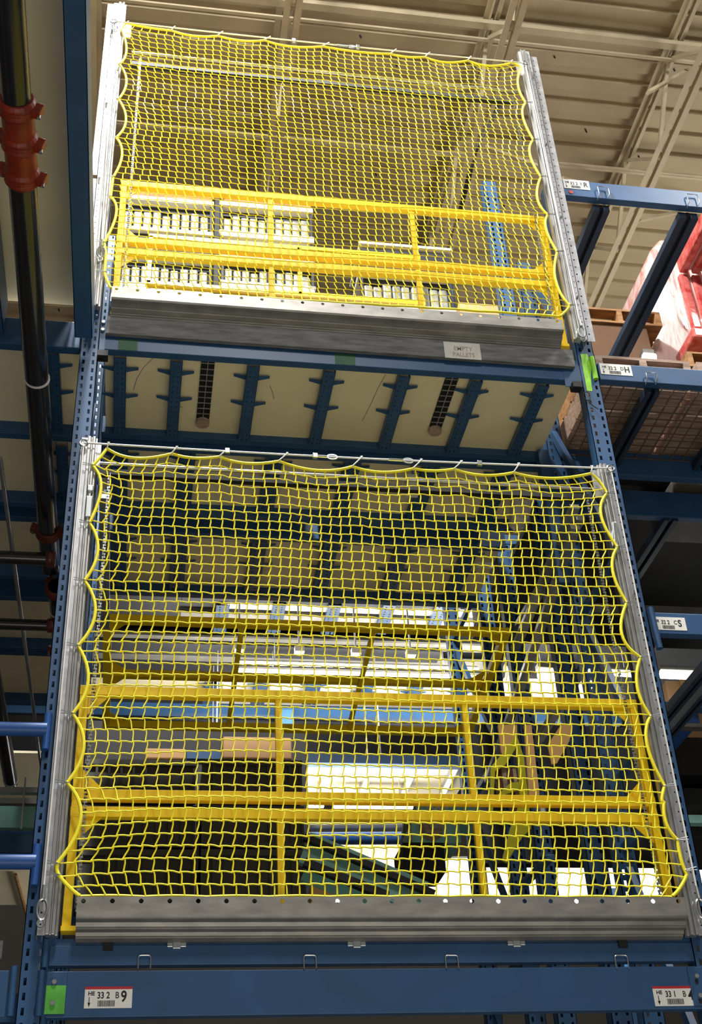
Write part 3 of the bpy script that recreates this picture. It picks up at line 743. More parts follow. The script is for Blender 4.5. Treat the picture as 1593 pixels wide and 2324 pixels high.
# ================================================================== YELLOW PIVOT GATES
def gate(zt, zm1, zm2, zb, label, group, y0=-.01):
    x0, x1 = .075, 2.455; w = .036
    t = thing('pallet_gate', label, 'gate', (x0, y0, zb), group)
    def rail(nm, z, h=.042):
        MB().prism_x([(y0, z - h), (y0, z), (y0 + .004, z), (y0 + w, z), (y0 + w, z - h), (y0 + w - .004, z - h)], x0, x1).build(nm, 'yellow', t, bevel=.002)
    rail('top_rail', zt); rail('middle_rail', zm1); rail('middle_rail', zm2)
    for xa in (x0, x1 - w):
        MB().box(xa + .0015, xa + w - .0015, y0 + .0015, y0 + w - .0015, zb, zt - .002).build('side_post', 'yellow', t, bevel=.002)
    for xa in (.872, 1.668):
        for za, zc in ((zm1, zt - .04), (zb + .06, zm2 - .04)):
            MB().box(xa, xa + .026, y0 + .004, y0 + .030, za, zc).build('mid_post', 'yellow', t, bevel=.002)
    g = .085
    for sx, xe in ((1, x0 + w), (-1, x1 - w)):
        for z, sz in ((zt - .042, -1), (zm1, 1), (zm2 - .042, -1)):
            MB().prism_y([(xe, z), (xe + sx * g, z), (xe, z + sz * g)], y0 + .012, y0 + .017).build('gusset', 'yellow', t)
        a, b = sorted((xe - sx * w - .0, xe + sx * .045))
        MB().box(a, b, y0 - .01, y0 + .045, zb - .012, zb + .006).build('foot_plate', 'yellow', t)
    # roller chains beside the posts
    for xc in (x0 + w + .018, x1 - w - .018):
        c = MB(); z = zb + .06; k = 0
        while z < zt + 1.05:
            c.box(xc - .007, xc + .007, y0 + .0, y0 + .007, z, z + .007); 
            if k % 2 == 0: c.box(xc - .0045, xc - .0015, y0 - .002, y0 + .009, z + .004, z + .022)
            else: c.box(xc + .0015, xc + .0045, y0 - .002, y0 + .009, z + .004, z + .022)
            z += .0155; k += 1
        c.build('roller_chain', 'zinc', t)
    # cross shaft and bar at the head of the opening
    zs = zt + 1.135
    MB().tube([(x0, y0 + .02, zs), (x1, y0 + .02, zs)], .009, 10).build('cross_shaft', 'steel', t, smooth=True)
    MB().box(x0, x1, y0 + .10, y0 + .13, zs + .0, zs + .03).build('head_bar', 'dark', t)
    return t, x0, x1, w
g1, x0, x1, w = gate(3.945, 3.50, 3.43, 2.965, 'lower yellow pallet gate closed behind the lower net, its twin frame raised behind', 'yellow pallet gates')
g2, _, _, _ = gate(6.975, 6.545, 6.462, 5.995, 'upper yellow pallet gate closed behind the upper net', 'yellow pallet gates')
def gate_back(t, pts, y_off=0):
    """rear frame of the gate: four rails given by (y, z), running along x; side arms join them"""
    c = .045
    for i, (yy, zz) in enumerate(pts):
        MB().bar((.11, yy, zz), (2.42, yy, zz), c, c).build('rear_rail', 'yellow', t, bevel=.002)
    for xx in (.11, 2.40):
        MB().bar((xx, pts[0][0] - .02, pts[0][1]), (xx, pts[-1][0] + .02, pts[-1][1]), c, c).build('rear_arm', 'yellow', t, bevel=.002)
    for xx in (.86, 1.62):
        MB().bar((xx, pts[0][0], pts[0][1]), (xx, pts[-1][0], pts[-1][1]), .028, .028).build('rear_mid_post', 'yellow', t, bevel=.002)
    for xx, s in ((.13, 1), (2.38, -1)):
        for (yy, zz), sg in ((pts[0], 1), (pts[1], -1), (pts[1], 1), (pts[2], -1)):
            d = Vector((0, pts[-1][0] - pts[0][0], pts[-1][1] - pts[0][1])).normalized() * .12 * sg
            a = Vector((xx, yy, zz))
            MB().hexa([a, a + Vector((s * .12, 0, 0)), a + Vector((s * .01, 0, 0)) + d, a + d], [q + Vector((0, 0, .006)) for q in (a, a + Vector((s * .12, 0, 0)), a + Vector((s * .01, 0, 0)) + d, a + d)]).build('rear_gusset', 'yellow', t)
gate_back(g1, [(1.50, 5.10), (2.05, 5.04), (2.52, 4.93)])
def side_tracks(t, z, pts):
    for p, q in pts: MB().bar(p, q, .05, .03).build('side_arm', 'steel', t, bevel=.002)
side_tracks(g1, 0, [((2.46, .30, 5.18), (2.46, 1.55, 5.02)), ((2.46, .34, 5.08), (2.46, 2.4, 4.55)), ((.10, .30, 5.1), (.10, 1.5, 5.05))])
# upper gate rear frame stands further back, partly hidden by crates
yb = 2.08
za = AY(760, 568, yb).z; zb_ = AY(760, 672, yb).z
for z in (za, zb_): MB().box(.2, 2.3, yb, yb + .04, z - .02, z + .02).build('rear_rail', 'yellow', g2)
for xx in (.2, 1.33, 2.26): MB().box(xx, xx + .03, yb, yb + .04, zb_, za).build('rear_mid_post', 'yellow', g2)

# ================================================================== SILL DRUMS
def sill(pa, pb, bend_l, label, group, zoff=None, rib=True, y0=-.105):
    A = AY(*pa, y0); B = AY(*pb, y0); zl = AY(*bend_l, y0).z
    zt = (A.z + B.z) / 2; xa, xb = A.x, B.x; h = zt - zl
    t = thing('steel_sill', label, 'sill', ((xa + xb) / 2, y0, zl), group)
    prof = [(y0, zt), (y0, zl + .008), (y0 + .004, zl + .002), (y0 + .012, zl), (y0 + .035, zl - .004)]
    xs = [xa]; n = 23
    pitch = (xb - xa - .05) / (n - 1); xq = xa + .022
    hz = zt - h * .2
    c = MB(); r = .0085
    for k in range(n):
        a = xq + k * pitch
        c.box(xs[-1], a - r, y0, y0 + .002, zl + .006, zt)
        c.box(a - r, a + r, y0, y0 + .002, zl + .006, hz - r); c.box(a - r, a + r, y0, y0 + .002, hz + r, zt)
        # corner fillers make the opening round
        for sx in (-1, 1):
            for sz in (-1, 1):
                c.prism_y([(a + sx * r, hz + sz * r), (a + sx * r * .35, hz + sz * r), (a + sx * r, hz + sz * r * .35)], y0, y0 + .002)
        xs.append(a + r)
    c.box(xs[-1], xb, y0, y0 + .002, zl + .006, zt)
    c.build('perforated_face', 'sill_steel', t)
    prof2 = [(y0 + a_, zl - b_) for a_, b_ in ((0, -.010), (.002, -.003), (.007, .001), (.030, .006), (.036, .020), (.042, .021), (.046, .026), (.064, .032), (.068, .044), (.074, .045), (.078, .050), (.096, .058), (.110, .058), (.112, .030))]
    MB().sheet_x(prof2, xa, xb, .002).build('ribbed_underside', 'sill_steel', t)
    for xx in (xa + .10, xb - .26):
        MB().box(xx, xx + .035, y0 + .098, y0 + .16, zl - .085, zl - .058).build('support_bracket', 'dark', t)
    for xx in (xa + .33, xa + 1.0, xa + 1.62):
        d = MB().box(xx, xx + .07, y0 + .10, y0 + .13, zl - .075, zl - .058).box(xx + .02, xx + .05, y0 + .095, y0 + .135, zl - .082, zl - .058); d.build('mounting_clip', 'zinc', t, bevel=.002)
    return t
sill((176, 2034), (1553, 2037), (300, 2084), 'lower galvanised sill with a row of holes under the lower net', 'galvanised sills')
su = sill((254, 655), (1274, 720), (260, 676), 'upper galvanised sill with a row of holes under the upper net', 'galvanised sills')
# ================================================================== BAY TO THE RIGHT
def pxbox(name, m_, x0, x1, y0, y1, y, d, label, cat, group=None, bevel=0, parent=None):
    a = AY(x0, (y0 + y1) / 2, y); b = AY(x1, (y0 + y1) / 2, y); zt = AY((x0 + x1) / 2, y0, y).z; zb = AY((x0 + x1) / 2, y1, y).z
    mb = MB().box(a.x, b.x, y, y + d, zb, zt)
    if parent is not None: return mb.build(name, m_, parent, bevel=bevel)
    return single(mb, name, m_, label, cat, group, bevel=bevel)
def label_px(parent, x0, x1, y0, y1, nums, letter, check, yy=-.001):
    a = AY(x0, (y0 + y1) / 2, yy); b = AY(x1, (y0 + y1) / 2, yy)
    return location_label(parent, a.x, b.x, AY((x0 + x1) / 2, y1, yy).z, AY((x0 + x1) / 2, y0, yy).z, -.0005, nums, letter, check, stripe=False)
XR = 5.3
eb = rack_beam('rack_beam', 2.60, XR, 7.185, 7.32, 0.0, 'blue top beam at the right with nothing on it, carrying a label ending in R')
l_ = label_px(eb, 1279, 1337, 409, 429, '32 2', 'E', 'R')
MB().cyl((l_.location[0] + 2.655, -.0025, 7.215), (2.655, -.0015, 7.215), .014, 12).build('red_sticker', 'red_goods', l_)
dbm = rack_beam('rack_beam', 2.60, XR, 5.785, 5.90, 0.0, 'blue middle beam at the right with a label ending in H and mesh decking behind')
label_px(dbm, 1362, 1433, 827, 851, '32 2', 'D', 'H')
cbm = rack_beam('rack_beam', 2.60, XR, 4.285, 4.395, 0.0, 'blue lower right beam with a torn label ending in S beside the right post')
label_px(cbm, 1481, 1556, 1401, 1430, '32 2', 'C', 'S')
MB().tube([(2.612, -.01, 4.20), (2.605, -.01, 4.41)], .016, 10).build('connector_sleeve', 'blue', cbm, smooth=True)
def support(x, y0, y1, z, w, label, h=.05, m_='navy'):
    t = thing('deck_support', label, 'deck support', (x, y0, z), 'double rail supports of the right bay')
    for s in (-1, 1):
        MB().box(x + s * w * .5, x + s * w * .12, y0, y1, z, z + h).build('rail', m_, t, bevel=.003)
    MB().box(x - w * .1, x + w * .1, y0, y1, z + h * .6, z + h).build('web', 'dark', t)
    return t
def clip_loop(px0, px1, pyt, pyb, y, label):
    a = AY(px0, pyb, y); b = AY(px1, pyb, y); zt = AY(px0, pyt, y).z
    single(MB().tube([(a.x - .01, y + .02, a.z - .03), (a.x, y, a.z), (a.x, y, zt - .006), (a.x + .006, y, zt), (b.x - .006, y, zt), (b.x, y, zt - .006), (b.x, y, b.z), (b.x - .01, y + .02, b.z - .03)], .0032, 8), 'wire_clip', 'zinc', label, 'clip', smooth=True)
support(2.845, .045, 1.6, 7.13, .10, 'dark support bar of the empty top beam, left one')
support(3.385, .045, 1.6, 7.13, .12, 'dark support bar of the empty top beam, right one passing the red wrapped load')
clip_loop(1360, 1383, 423, 440, -.012, 'bent wire clip on the empty top right beam, left one')
clip_loop(1563, 1587, 440, 458, -.012, 'bent wire clip on the empty top right beam, right one')
clip_loop(1469, 1492, 845, 858, -.012, 'bent wire clip on the middle right beam')
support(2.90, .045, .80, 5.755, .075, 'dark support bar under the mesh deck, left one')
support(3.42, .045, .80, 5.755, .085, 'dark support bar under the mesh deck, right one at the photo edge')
def mesh_deck(x0, x1, y0, y1, z, label, px=.070, py=.060, m_='mesh_wire', r=.0026):
    c = MB(); x = x0
    while x <= x1: c.bar((x, y0, z), (x, y1, z), r * 2, r * 2); x += px
    y = y0
    while y <= y1: c.bar((x0, y, z - r), (x1, y, z - r), r * 2, r * 2); y += py
    return single(c, 'wire_mesh_deck', m_, label, 'mesh deck')
single(MB().box(2.72, 5.2, 1.12, 3.3, 6.02, 6.06), 'shelf_deck', 'dark', 'dark deck added to block light above the unlit strip lights at the right', 'shelf deck')  # added deck blocks high bay light; its dark colour stands for shade
mesh_deck(2.62, 4.2, .03, .78, 5.815, 'brown wire mesh deck of the right bay, under the pallets')
back_beam(2.62, XR, .70, 5.70, 5.86, 'blue rear beam with mesh shadows behind the right mesh deck')
back_beam(2.62, XR, .98, 5.62, 5.80, 'dark blue beam just behind the mesh deck rear beam')
# thin blue post between (single tube brace at the right rear)
single(MB().box(2.425, 2.485, .59, .65, 4.9, 5.76), 'square_post', 'blue', 'dark square post under the right end of the blue beam above the lower net', 'post')
def pallet(x0, x1, y0, y1, z, label, m_='wood_grey', nb=8, group=None):
    t = thing('wooden_pallet', label, 'pallet', ((x0 + x1) / 2, (y0 + y1) / 2, z), group)
    h = .14; L = y1 - y0
    b = MB()
    for k in range(nb):
        a = y0 + (L - .0) * k / nb; b.box(x0, x1, a, a + L / nb * .86, z, z + .018)
    b.build('bottom_boards', m_, t)
    b = MB()
    for k in range(7):
        a = y0 + (L - .1) * k / 6; b.box(x0, x1, a, a + .1, z + h - .018, z + h)
    b.build('top_boards', m_, t)
    for x in (x0 + .02, (x0 + x1) / 2, x1 - .02):
        MB().box(x - .02, x + .02, y0, y1, z + .018, z + h - .018).build('stringer', m_, t)
    return t
pallet(2.64, 3.18, .10, 1.0, 5.905, 'weathered wooden pallet lying on the mesh deck, nearest the right post', nb=9)
pallet(3.22, 4.1, .10, 1.0, 5.905, 'weathered wooden pallet lying on the mesh deck under the red wrapped load', nb=9)
for k, (xa, xb, ya, yb2, lb) in enumerate(((.1, 1.25, .72, 1.50, 'unseen wooden pallet added to block light over the second row of decking behind the grey board, left'), (1.3, 2.42, .72, 1.50, 'unseen wooden pallet added to block light over the second row of decking behind the grey board, right'),
        (.1, 1.25, 1.56, 2.35, 'unseen wooden pallet added to block light over the third row of decking, left'), (1.3, 2.42, 1.56, 2.35, 'unseen wooden pallet added to block light over the third row of decking, right'),
        (-1.35, -.1, .70, 1.48, 'unseen wooden pallet added to block light over the left bay second row'), (-1.35, -.1, 1.52, 2.3, 'unseen wooden pallet added to block light over the left bay third row'), (-1.35, -.17, 2.35, 3.2, 'unseen wooden pallet added to block light over the left bay fourth row'))):
    pallet(xa, xb, ya, yb2, 5.905, lb, nb=12)  # unseen pallets added to keep lamp light off the rear beams
# wrapped red goods and pallets stand one row further back, on the top level
def traced(name, m_, pts, y, d, label, cat, group=None, **k):
    q = [AY(px, py, y) for px, py in pts]
    return single(MB().prism_y([(p.x, p.z) for p in q], y, y + d), name, m_, label, cat, group, **k)
def tr_part(nm, m_, pts, y, d, parent, bev=.01):
    q = [AY(px, py, y) for px, py in pts]
    return MB().prism_y([(p.x, p.z) for p in q], y, y + d).build(nm, m_, parent, bevel=bev)
YB = 1.75
ZD = AY(1400, 840, YB).z
back_beam(2.62, XR, YB - .02, ZD - .16, ZD, 'blue beam of the row behind, hidden behind the middle right beam')
pa = AY(1322, 757, YB); pb = AY(1508, 757, YB); zt_ = AY(1410, 700, YB).z
pallet(pa.x, pb.x, YB, YB + 1.0, zt_ - .15, 'brown wooden pallet topping the stack left of the red wrapped load', 'wood', nb=5)
zq = AY(1410, 790, YB).z
single(MB().box(pa.x, pb.x - .12, YB + .02, YB + 1.0, ZD + .13, zt_ - .155), 'carton', 'carton_shaded', 'brown carton, darkened in colour for shade, between two pallets, left of the red wrapped load', 'box', bevel=.006)
pallet(pa.x - .02, pb.x, YB, YB + 1.0, ZD - .01, 'wooden pallet at the foot of the stack just above the label ending in H', 'wood', nb=5)
q_ = AY(1415, 695, YB + .5)
single(MB().box(q_.x - .16, q_.x + .03, YB + .5, YB + .7, zt_ - .01, zt_ + .05), 'small_box', 'carton', 'small tan box on the topmost brown pallet behind the black bar', 'box')
rg = thing('wrapped_load', 'pallet load of red goods in clear stretch wrap at the right edge', 'wrapped load', (4.3, YB + .2, ZD))
YR = 2.0
tr_part('wrapped_side', 'pink_wrap', [(1500, 535), (1540, 556), (1625, 540), (1660, 760), (1600, 800), (1545, 790), (1490, 700), (1462, 640), (1460, 602), (1480, 560)], YR + .02, .9, rg, .05)
tr_part('film_skirt', 'clear_wrap', [(1470, 640), (1520, 640), (1556, 742), (1576, 760), (1560, 800), (1538, 842), (1470, 842), (1474, 812), (1482, 788), (1500, 740), (1440, 712), (1452, 670)], YR - .04, .3, rg, .04)
z8 = 8.35
for k in range(8):
    a0 = AZ(1593, 500, z8); a1 = AZ(1541, 620, z8); x = a1.x + k * .10
    yy0, yy1 = a0.y, a1.y
    MB().hexa([(x, yy0, z8), (x + .062, yy0, z8), (x + .062, yy0, z8 + .12), (x, yy0, z8 + .12)],
              [(x, yy1, z8), (x + .062, yy1, z8), (x + .062, yy1, z8 + .12), (x, yy1, z8 + .12)]).build('red_rib', 'red_goods', rg, bevel=.012)
    zl = AY(1567, 742, yy1).z
    MB().box(x, x + .07, yy1, yy1 + .05, zl + .02 * (k % 2), z8).build('red_slat', 'red_goods', rg, bevel=.012)
    MB().box(x + .064, x + .098, yy1 + .02, yy1 + .05, zl, z8 + .1).build('film_web', 'pink_wrap', rg)
    MB().box(x + .064, x + .098, yy0 + .05, yy1, z8 + .04, z8 + .07).build('film_web', 'pink_wrap', rg)
MB().box(a1.x - .02, a1.x + 1.0, yy1 - .01, yy1 + .9, zl - .1, zl).build('red_base', 'red_goods', rg, bevel=.02)
qa = AY(1545, 838, YB); qb = AY(1640, 770, YB)
pallet(qa.x + .02, qa.x + 1.1, YB - .1, YB + .9, AY(1560, 830, YB - .1).z, 'brown pallet corner under the red wrapped load at the photo edge', 'wood')
# lamp seen over the middle beam
def lamp_fixture(label, p0, p1, y, r=.018, group='fluorescent strip lamps behind the racks', housing=True, m_='lamp'):
    a = AY(*p0, y); b = AY(*p1, y)
    t = thing('strip_lamp', label, 'lamp', ((a.x + b.x) / 2, y, a.z), group)
    MB().tube([a, b], r, 10).build('tube', m_, t, smooth=True)
    if y > 4: 
        for q in (a.lerp(b, .15), a.lerp(b, .85)): MB().tube([q + Vector((0, .02, 0)), (q.x, q.y + .02, 7.021 if q.z > 5.85 else 5.8)], .005, 6).build('hanger', 'galv', t)
    if housing: MB().bar(a + Vector((0, .02, r * 1.6)), b + Vector((0, .02, r * 1.6)), r * 2.0, r * 1.0).build('housing', 'crate_grey', t)
    return t, a, b
lamp_fixture('glowing lamp glimpsed just above the middle right beam beside the wrap', (1460, 812), (1486, 814), YB - .12, .035)
# below the mesh deck: fixtures, mesh and goods of the next level
t, a, b = lamp_fixture('unlit grey strip light under the right mesh deck, the upper one', (1415, 1135), (1522, 1142), 1.25, .03, None, True, 'steel')
t, a, b = lamp_fixture('unlit grey strip light under the right mesh deck, the lower one', (1420, 1168), (1512, 1172), 1.45, .03, None, True, 'crate_grey')
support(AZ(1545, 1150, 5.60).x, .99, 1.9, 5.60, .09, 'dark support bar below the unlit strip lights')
single(MB().box(3.42, 4.4, 1.05, 1.45, 5.75, 5.95), 'goods_bundle', 'crate_grey', 'rough brown goods lying at the right edge beside the unlit strip lights', 'goods', bevel=.02)
for k, (pa, pb, lb) in enumerate(((1230, 1250, 'upper'), (1262, 1275, 'lower'))):
    a = AY(1430, pb, 2.2); b = AY(1593, pa, 2.2)
    single(MB().box(2.7, 5.5, 2.2, 2.26, AY(1500, pb, 2.2).z, AY(1500, pa, 2.2).z), 'rack_beam', 'blue', 'dark blue beam in shade behind the right bay, the %s of two' % lb, 'rack beam')
zc = AY(1500, 1285, 2.3).z
mesh_deck(2.75, 4.3, 2.4, 3.3, zc, 'dim wire mesh deck in shade far behind the right bay', .09, .085)
single(MB().box(3.5, 4.6, 2.45, 3.3, zc + .03, zc + .2), 'goods_bundle', 'wood', 'brown goods on the dim mesh deck at the right photo edge', 'goods')
single(MB().box(2.75, 3.12, 2.45, 3.3, zc + .03, zc + .2), 'goods_bundle', 'crate_grey', 'dark goods on the dim mesh deck beside the right post', 'goods')
single(MB().box(3.18, 3.30, 2.45, 3.0, zc + .03, zc + .1), 'white_packs', 'panel_white', 'white packs seen through the dim mesh deck', 'goods')
z9 = AY(1500, 1385, 1.3).z
single(MB().box(2.7, 5.0, 1.3, 1.34, z9 - .03, z9 + .03), 'grey_rail', 'crate_grey', 'grey rail just above the torn label beam', 'rail')
pxbox('dark_backing', 'dark', 1380, 1800, 1095, 1392, 3.5, .25, 'dark backing added for the shade far behind the right mesh deck', 'goods')  # dark box added as backing where there is only shade
# C level: support bars, bright panel, cartons
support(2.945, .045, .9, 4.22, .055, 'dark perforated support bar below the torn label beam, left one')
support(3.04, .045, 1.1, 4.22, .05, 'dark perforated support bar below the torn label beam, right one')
lamp_fixture('glowing strip lamp at the right edge above the brown cartons', (1500, 1530), (1700, 1538), 2.4, .03)
cb = thing('carton', 'brown carton printed HANDLE WITH CARE at the right photo edge', 'box', AY(1560, 1592, 1.6))
pxbox('carton_body', 'carton', 1549, 1680, 1543, 1594, 1.6, .5, None, None, parent=cb, bevel=.005)
p = AY(1556, 1578, 1.598); text_mesh('HANDLE WITH CARE', 'printing', .045, (p.x, p.y, p.z), cb, 'wood_grey', bold=.001)
pxbox('carton', 'carton', 1515, 1546, 1545, 1594, 1.62, .5, 'plain brown carton left of the printed one', 'box', bevel=.005)
pxbox('rack_beam', 'blue', 1500, 1700, 1595, 1606, 1.5, .08, 'dark blue beam carrying the brown cartons at the right edge', 'rack beam')
pxbox('blue_tote', 'blue_bright', 1532, 1586, 1604, 1640, 1.7, .4, 'blue plastic tote in shade below the brown cartons', 'tote', bevel=.01)
pxbox('grey_rail', 'crate_grey', 1505, 1700, 1642, 1650, 1.4, .06, 'thin grey rail below the blue tote', 'rail')
pxbox('dark_backing', 'dark', 1520, 1720, 1655, 1760, 2.2, .6, 'dark goods in shade right of the right post below the rail', 'goods')
pxbox('dark_backing', 'dark', 1560, 1720, 1790, 1900, 2.2, .6, 'dark goods in shade low at the right edge', 'goods')
pxbox('teal_beam', 'teal', 1540, 1720, 1850, 1868, 2.1, .06, 'pale teal beam end low at the right edge', 'beam')

# ================================================================== REAR POSTS AND CLUTTER BEHIND THE NETS
fb = frame('R', 8.5, 'rear blue rack upright seen through the right part of both nets', [1.06], 2.52, 2.62)
fb2 = frame('R', 5.9, 'blue rack upright behind the torn orange card in the lower opening', [1.78], 2.50, 2.60)
fc = frame('R', 9.0, 'farthest blue rack upright, right of the lone crate behind the upper net', [2.35, 3.22], 2.52, 2.62)
fe = frame('L', 9.0, 'farthest blue rack upright at the left, behind the crates', [2.35, 3.22], -.145, -.062)
fd = frame('L', 5.7, 'rear blue rack upright behind the left post of the lower net', [1.06, 1.78], -.055, .03)
pxbox('grey_channel', 'steel', 1366, 1374, 1080, 2030, .64, .02, 'thin pale steel strip standing behind the right part of the lower net', 'strip')
# sloping tracks of the raised gate and long braces
for (p, q, yp, yq, w, lb, mm) in (
    ((1318, 1175), (1095, 1560), .5, 2.6, .05, 'long steel channel sloping down behind the upper right of the lower net', 'steel'),
    ((1345, 1480), (1210, 1700), .9, 1.8, .05, 'grey brace sloping across the right rear posts', 'steel'),
    ((1460, 1700), (1380, 1800), .3, .9, .04, 'blue brace sloping near the lower right gate corner', 'blue'),
    ((1250, 1945), (1185, 2010), .6, 1.1, .04, 'dark brace low behind the orange panels', 'blue')):
    single(MB().bar(AY(*p, yp), AY(*q, yq), w, w * .6), 'sloping_brace', mm, lb, 'brace', bevel=.003)
# hanging folded white bags near the head of the lower opening
tq = traced('plastic_bag', 'clear_wrap', [(1178, 1092), (1206, 1100), (1222, 1118), (1200, 1178), (1178, 1184), (1164, 1170), (1168, 1110)], 1.0, .12, 'crumpled clear plastic bag behind the top right of the lower net', 'bag', bevel=.02)
pxbox('white_switch_box', 'panel_white', 924, 950, 1076, 1115, .82, .06, 'small white box with vents behind the top of the lower net', 'box')
pxbox('paper_label', 'label_white', 1082, 1120, 1276, 1288, 1.7, .01, 'pale paper tag hanging behind the right part of the lower net', 'paper')
single(MB().tube([(AY(937, 1090, .85).x, .85, AY(937, 1080, .85).z - .01), (AY(937, 1090, .85).x, .85, 5.812)], .008, 8), 'conduit', 'galv', 'short conduit above the small white box with vents', 'conduit')
single(MB().tube([(AY(1100, 1280, 1.7).x, 1.705, AY(1100, 1280, 1.7).z), (AY(1100, 1280, 1.7).x, 1.705, 5.812)], .002, 5), 'string', 'cable', 'string holding the pale paper tag behind the lower net', 'string')
tq2 = traced('film_bundle', 'clear_wrap', [(1233, 915), (1244, 940), (1252, 990), (1264, 1020), (1266, 1064), (1248, 1064), (1236, 1010), (1224, 960)], .66, .3, 'white film wrapped bundle between the blue beam and the right post above the lower net', 'wrapped goods', bevel=.012)
# ---- mezzanine behind: lit decks, lamps
ZM = 7.0
mz = thing('mezzanine', 'dark mezzanine floor carrying the lit decks and long lamps behind the lower net', 'mezzanine', (1.4, 3.9, 7.02))
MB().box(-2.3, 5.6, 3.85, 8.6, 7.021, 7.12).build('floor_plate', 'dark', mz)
for xx, yy in ((-2.3, 4.2), (-2.3, 8.4), (5.5, 4.2), (5.5, 8.4)):
    single(MB().box(xx, xx + .1, yy, yy + .1, 0, 7.02), 'steel_column', 'blue', 'blue column under the dark mezzanine, hidden from the photo', 'column', 'mezzanine columns')
def hang(x, y, z0, label, z1=7.021, r=.006):
    single(MB().tube([(x, y, z0), (x, y, z1)], r, 6), 'hanger_rod', 'galv', label, 'rod', 'hanger rods of the mezzanine')
def mdeck(x0p, x1p, pya, pyb, z, m_, label):
    a = AZ((x0p + x1p) / 2, pya, z); b = AZ((x0p + x1p) / 2, pyb, z)
    xa = AZ(x0p, (pya + pyb) / 2, z).x; xb = AZ(x1p, (pya + pyb) / 2, z).x
    return deck(xa, xb, a.y, b.y, z, label, m_)
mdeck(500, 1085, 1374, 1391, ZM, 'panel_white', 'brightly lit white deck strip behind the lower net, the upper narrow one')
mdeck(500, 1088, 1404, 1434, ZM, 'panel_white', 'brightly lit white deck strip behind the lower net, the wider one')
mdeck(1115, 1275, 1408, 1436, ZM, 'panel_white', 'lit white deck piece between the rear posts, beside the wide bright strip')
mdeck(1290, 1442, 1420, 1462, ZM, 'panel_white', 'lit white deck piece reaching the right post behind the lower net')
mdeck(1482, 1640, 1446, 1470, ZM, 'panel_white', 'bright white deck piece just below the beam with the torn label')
for i, px in enumerate((502, 628, 752, 874, 992)):
    a = AZ(px, 1374, ZM - .05); b = AZ(px, 1434, ZM - .05)
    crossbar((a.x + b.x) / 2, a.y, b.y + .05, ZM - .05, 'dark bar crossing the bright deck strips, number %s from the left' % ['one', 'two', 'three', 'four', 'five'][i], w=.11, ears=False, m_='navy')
back_beam(.6, 3.0, AZ(700, 1332, ZM).y, ZM - .02, ZM + .02, 'dark beam above the bright deck strips', 'dark', AZ(700, 1371, ZM).y - AZ(700, 1332, ZM).y)
back_beam(.6, 3.0, AZ(700, 1392, ZM).y, ZM - .03, ZM + .02, 'grey beam between the two bright deck strips', 'crate_grey', .08)
mdeck(-300, 1140, 1444, 1460, 6.9, 'crate_grey', 'deck strip coloured grey for dimness under the raised gate rail')  # cream deck whose dimness is put into the grey material
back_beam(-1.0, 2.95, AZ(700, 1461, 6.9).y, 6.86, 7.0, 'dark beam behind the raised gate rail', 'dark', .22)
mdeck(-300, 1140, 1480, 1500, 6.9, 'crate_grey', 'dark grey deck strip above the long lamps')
for i, (xa, xb) in enumerate(((1.05, 1.13), (1.55, 1.63), (2.03, 2.11), (2.5, 2.58))):
    yy = AY(700, 1472, 4.4)
    MB()
    single(MB().box(xa, xb, 4.5, 4.56, AY(700, 1478, 4.5).z, AY(700, 1466, 4.5).z).box(xa + .03, xa + .045, 4.52, 4.53, AY(700, 1466, 4.5).z, 7.021), 'white_bracket', 'panel_white', 'white bracket above the long lamps, %s from the left' % ['first', 'second', 'third', 'fourth'][i], 'bracket', 'white brackets above the long lamps')
lamp_fixture('long glowing strip lamp behind the lower net, upper one of the pair', (540, 1504), (1085, 1519), 5.0, .017)
lamp_fixture('long glowing strip lamp behind the lower net, lower one of the pair', (534, 1522), (1092, 1538), 5.1, .021)
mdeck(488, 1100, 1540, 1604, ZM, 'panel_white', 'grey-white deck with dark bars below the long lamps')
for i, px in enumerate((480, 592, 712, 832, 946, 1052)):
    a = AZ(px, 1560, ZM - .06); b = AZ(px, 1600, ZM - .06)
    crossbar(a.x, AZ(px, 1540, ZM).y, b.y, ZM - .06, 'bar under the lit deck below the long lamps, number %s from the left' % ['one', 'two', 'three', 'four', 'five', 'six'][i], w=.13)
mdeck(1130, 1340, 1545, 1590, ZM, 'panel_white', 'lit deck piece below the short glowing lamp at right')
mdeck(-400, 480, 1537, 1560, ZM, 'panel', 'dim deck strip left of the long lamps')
lamp_fixture('short glowing lamp between the rear posts right of the long lamps', (1150, 1532), (1176, 1536), 4.6, .06)
lamp_fixture('bright glowing strip lamp at the right, left of the pale steel strip', (1222, 1528), (1292, 1533), 4.6, .045)
lamp_fixture('glowing strip lamp just left of the right net post', (1330, 1523), (1438, 1530), 4.6, .028)
single(MB().box(-1.5, 4.5, 6.0, 6.1, AY(800, 1643, 6.0).z, AY(800, 1626, 6.0).z), 'black_rail', 'black_pipe', 'glossy black rail under the bright blue conveyor beam', 'rail')
single(MB().box(-1.5, 4.9, 5.9, 5.98, AY(800, 1627, 5.9).z, AY(800, 1606, 5.9).z), 'conveyor_beam', 'blue', 'bright blue conveyor side beam running across behind the lower net', 'beam')
pxbox('blue_box', 'blue_light', 628, 668, 1604, 1652, 5.7, .19, 'light blue junction box on the conveyor behind the left gate post', 'box', bevel=.03)
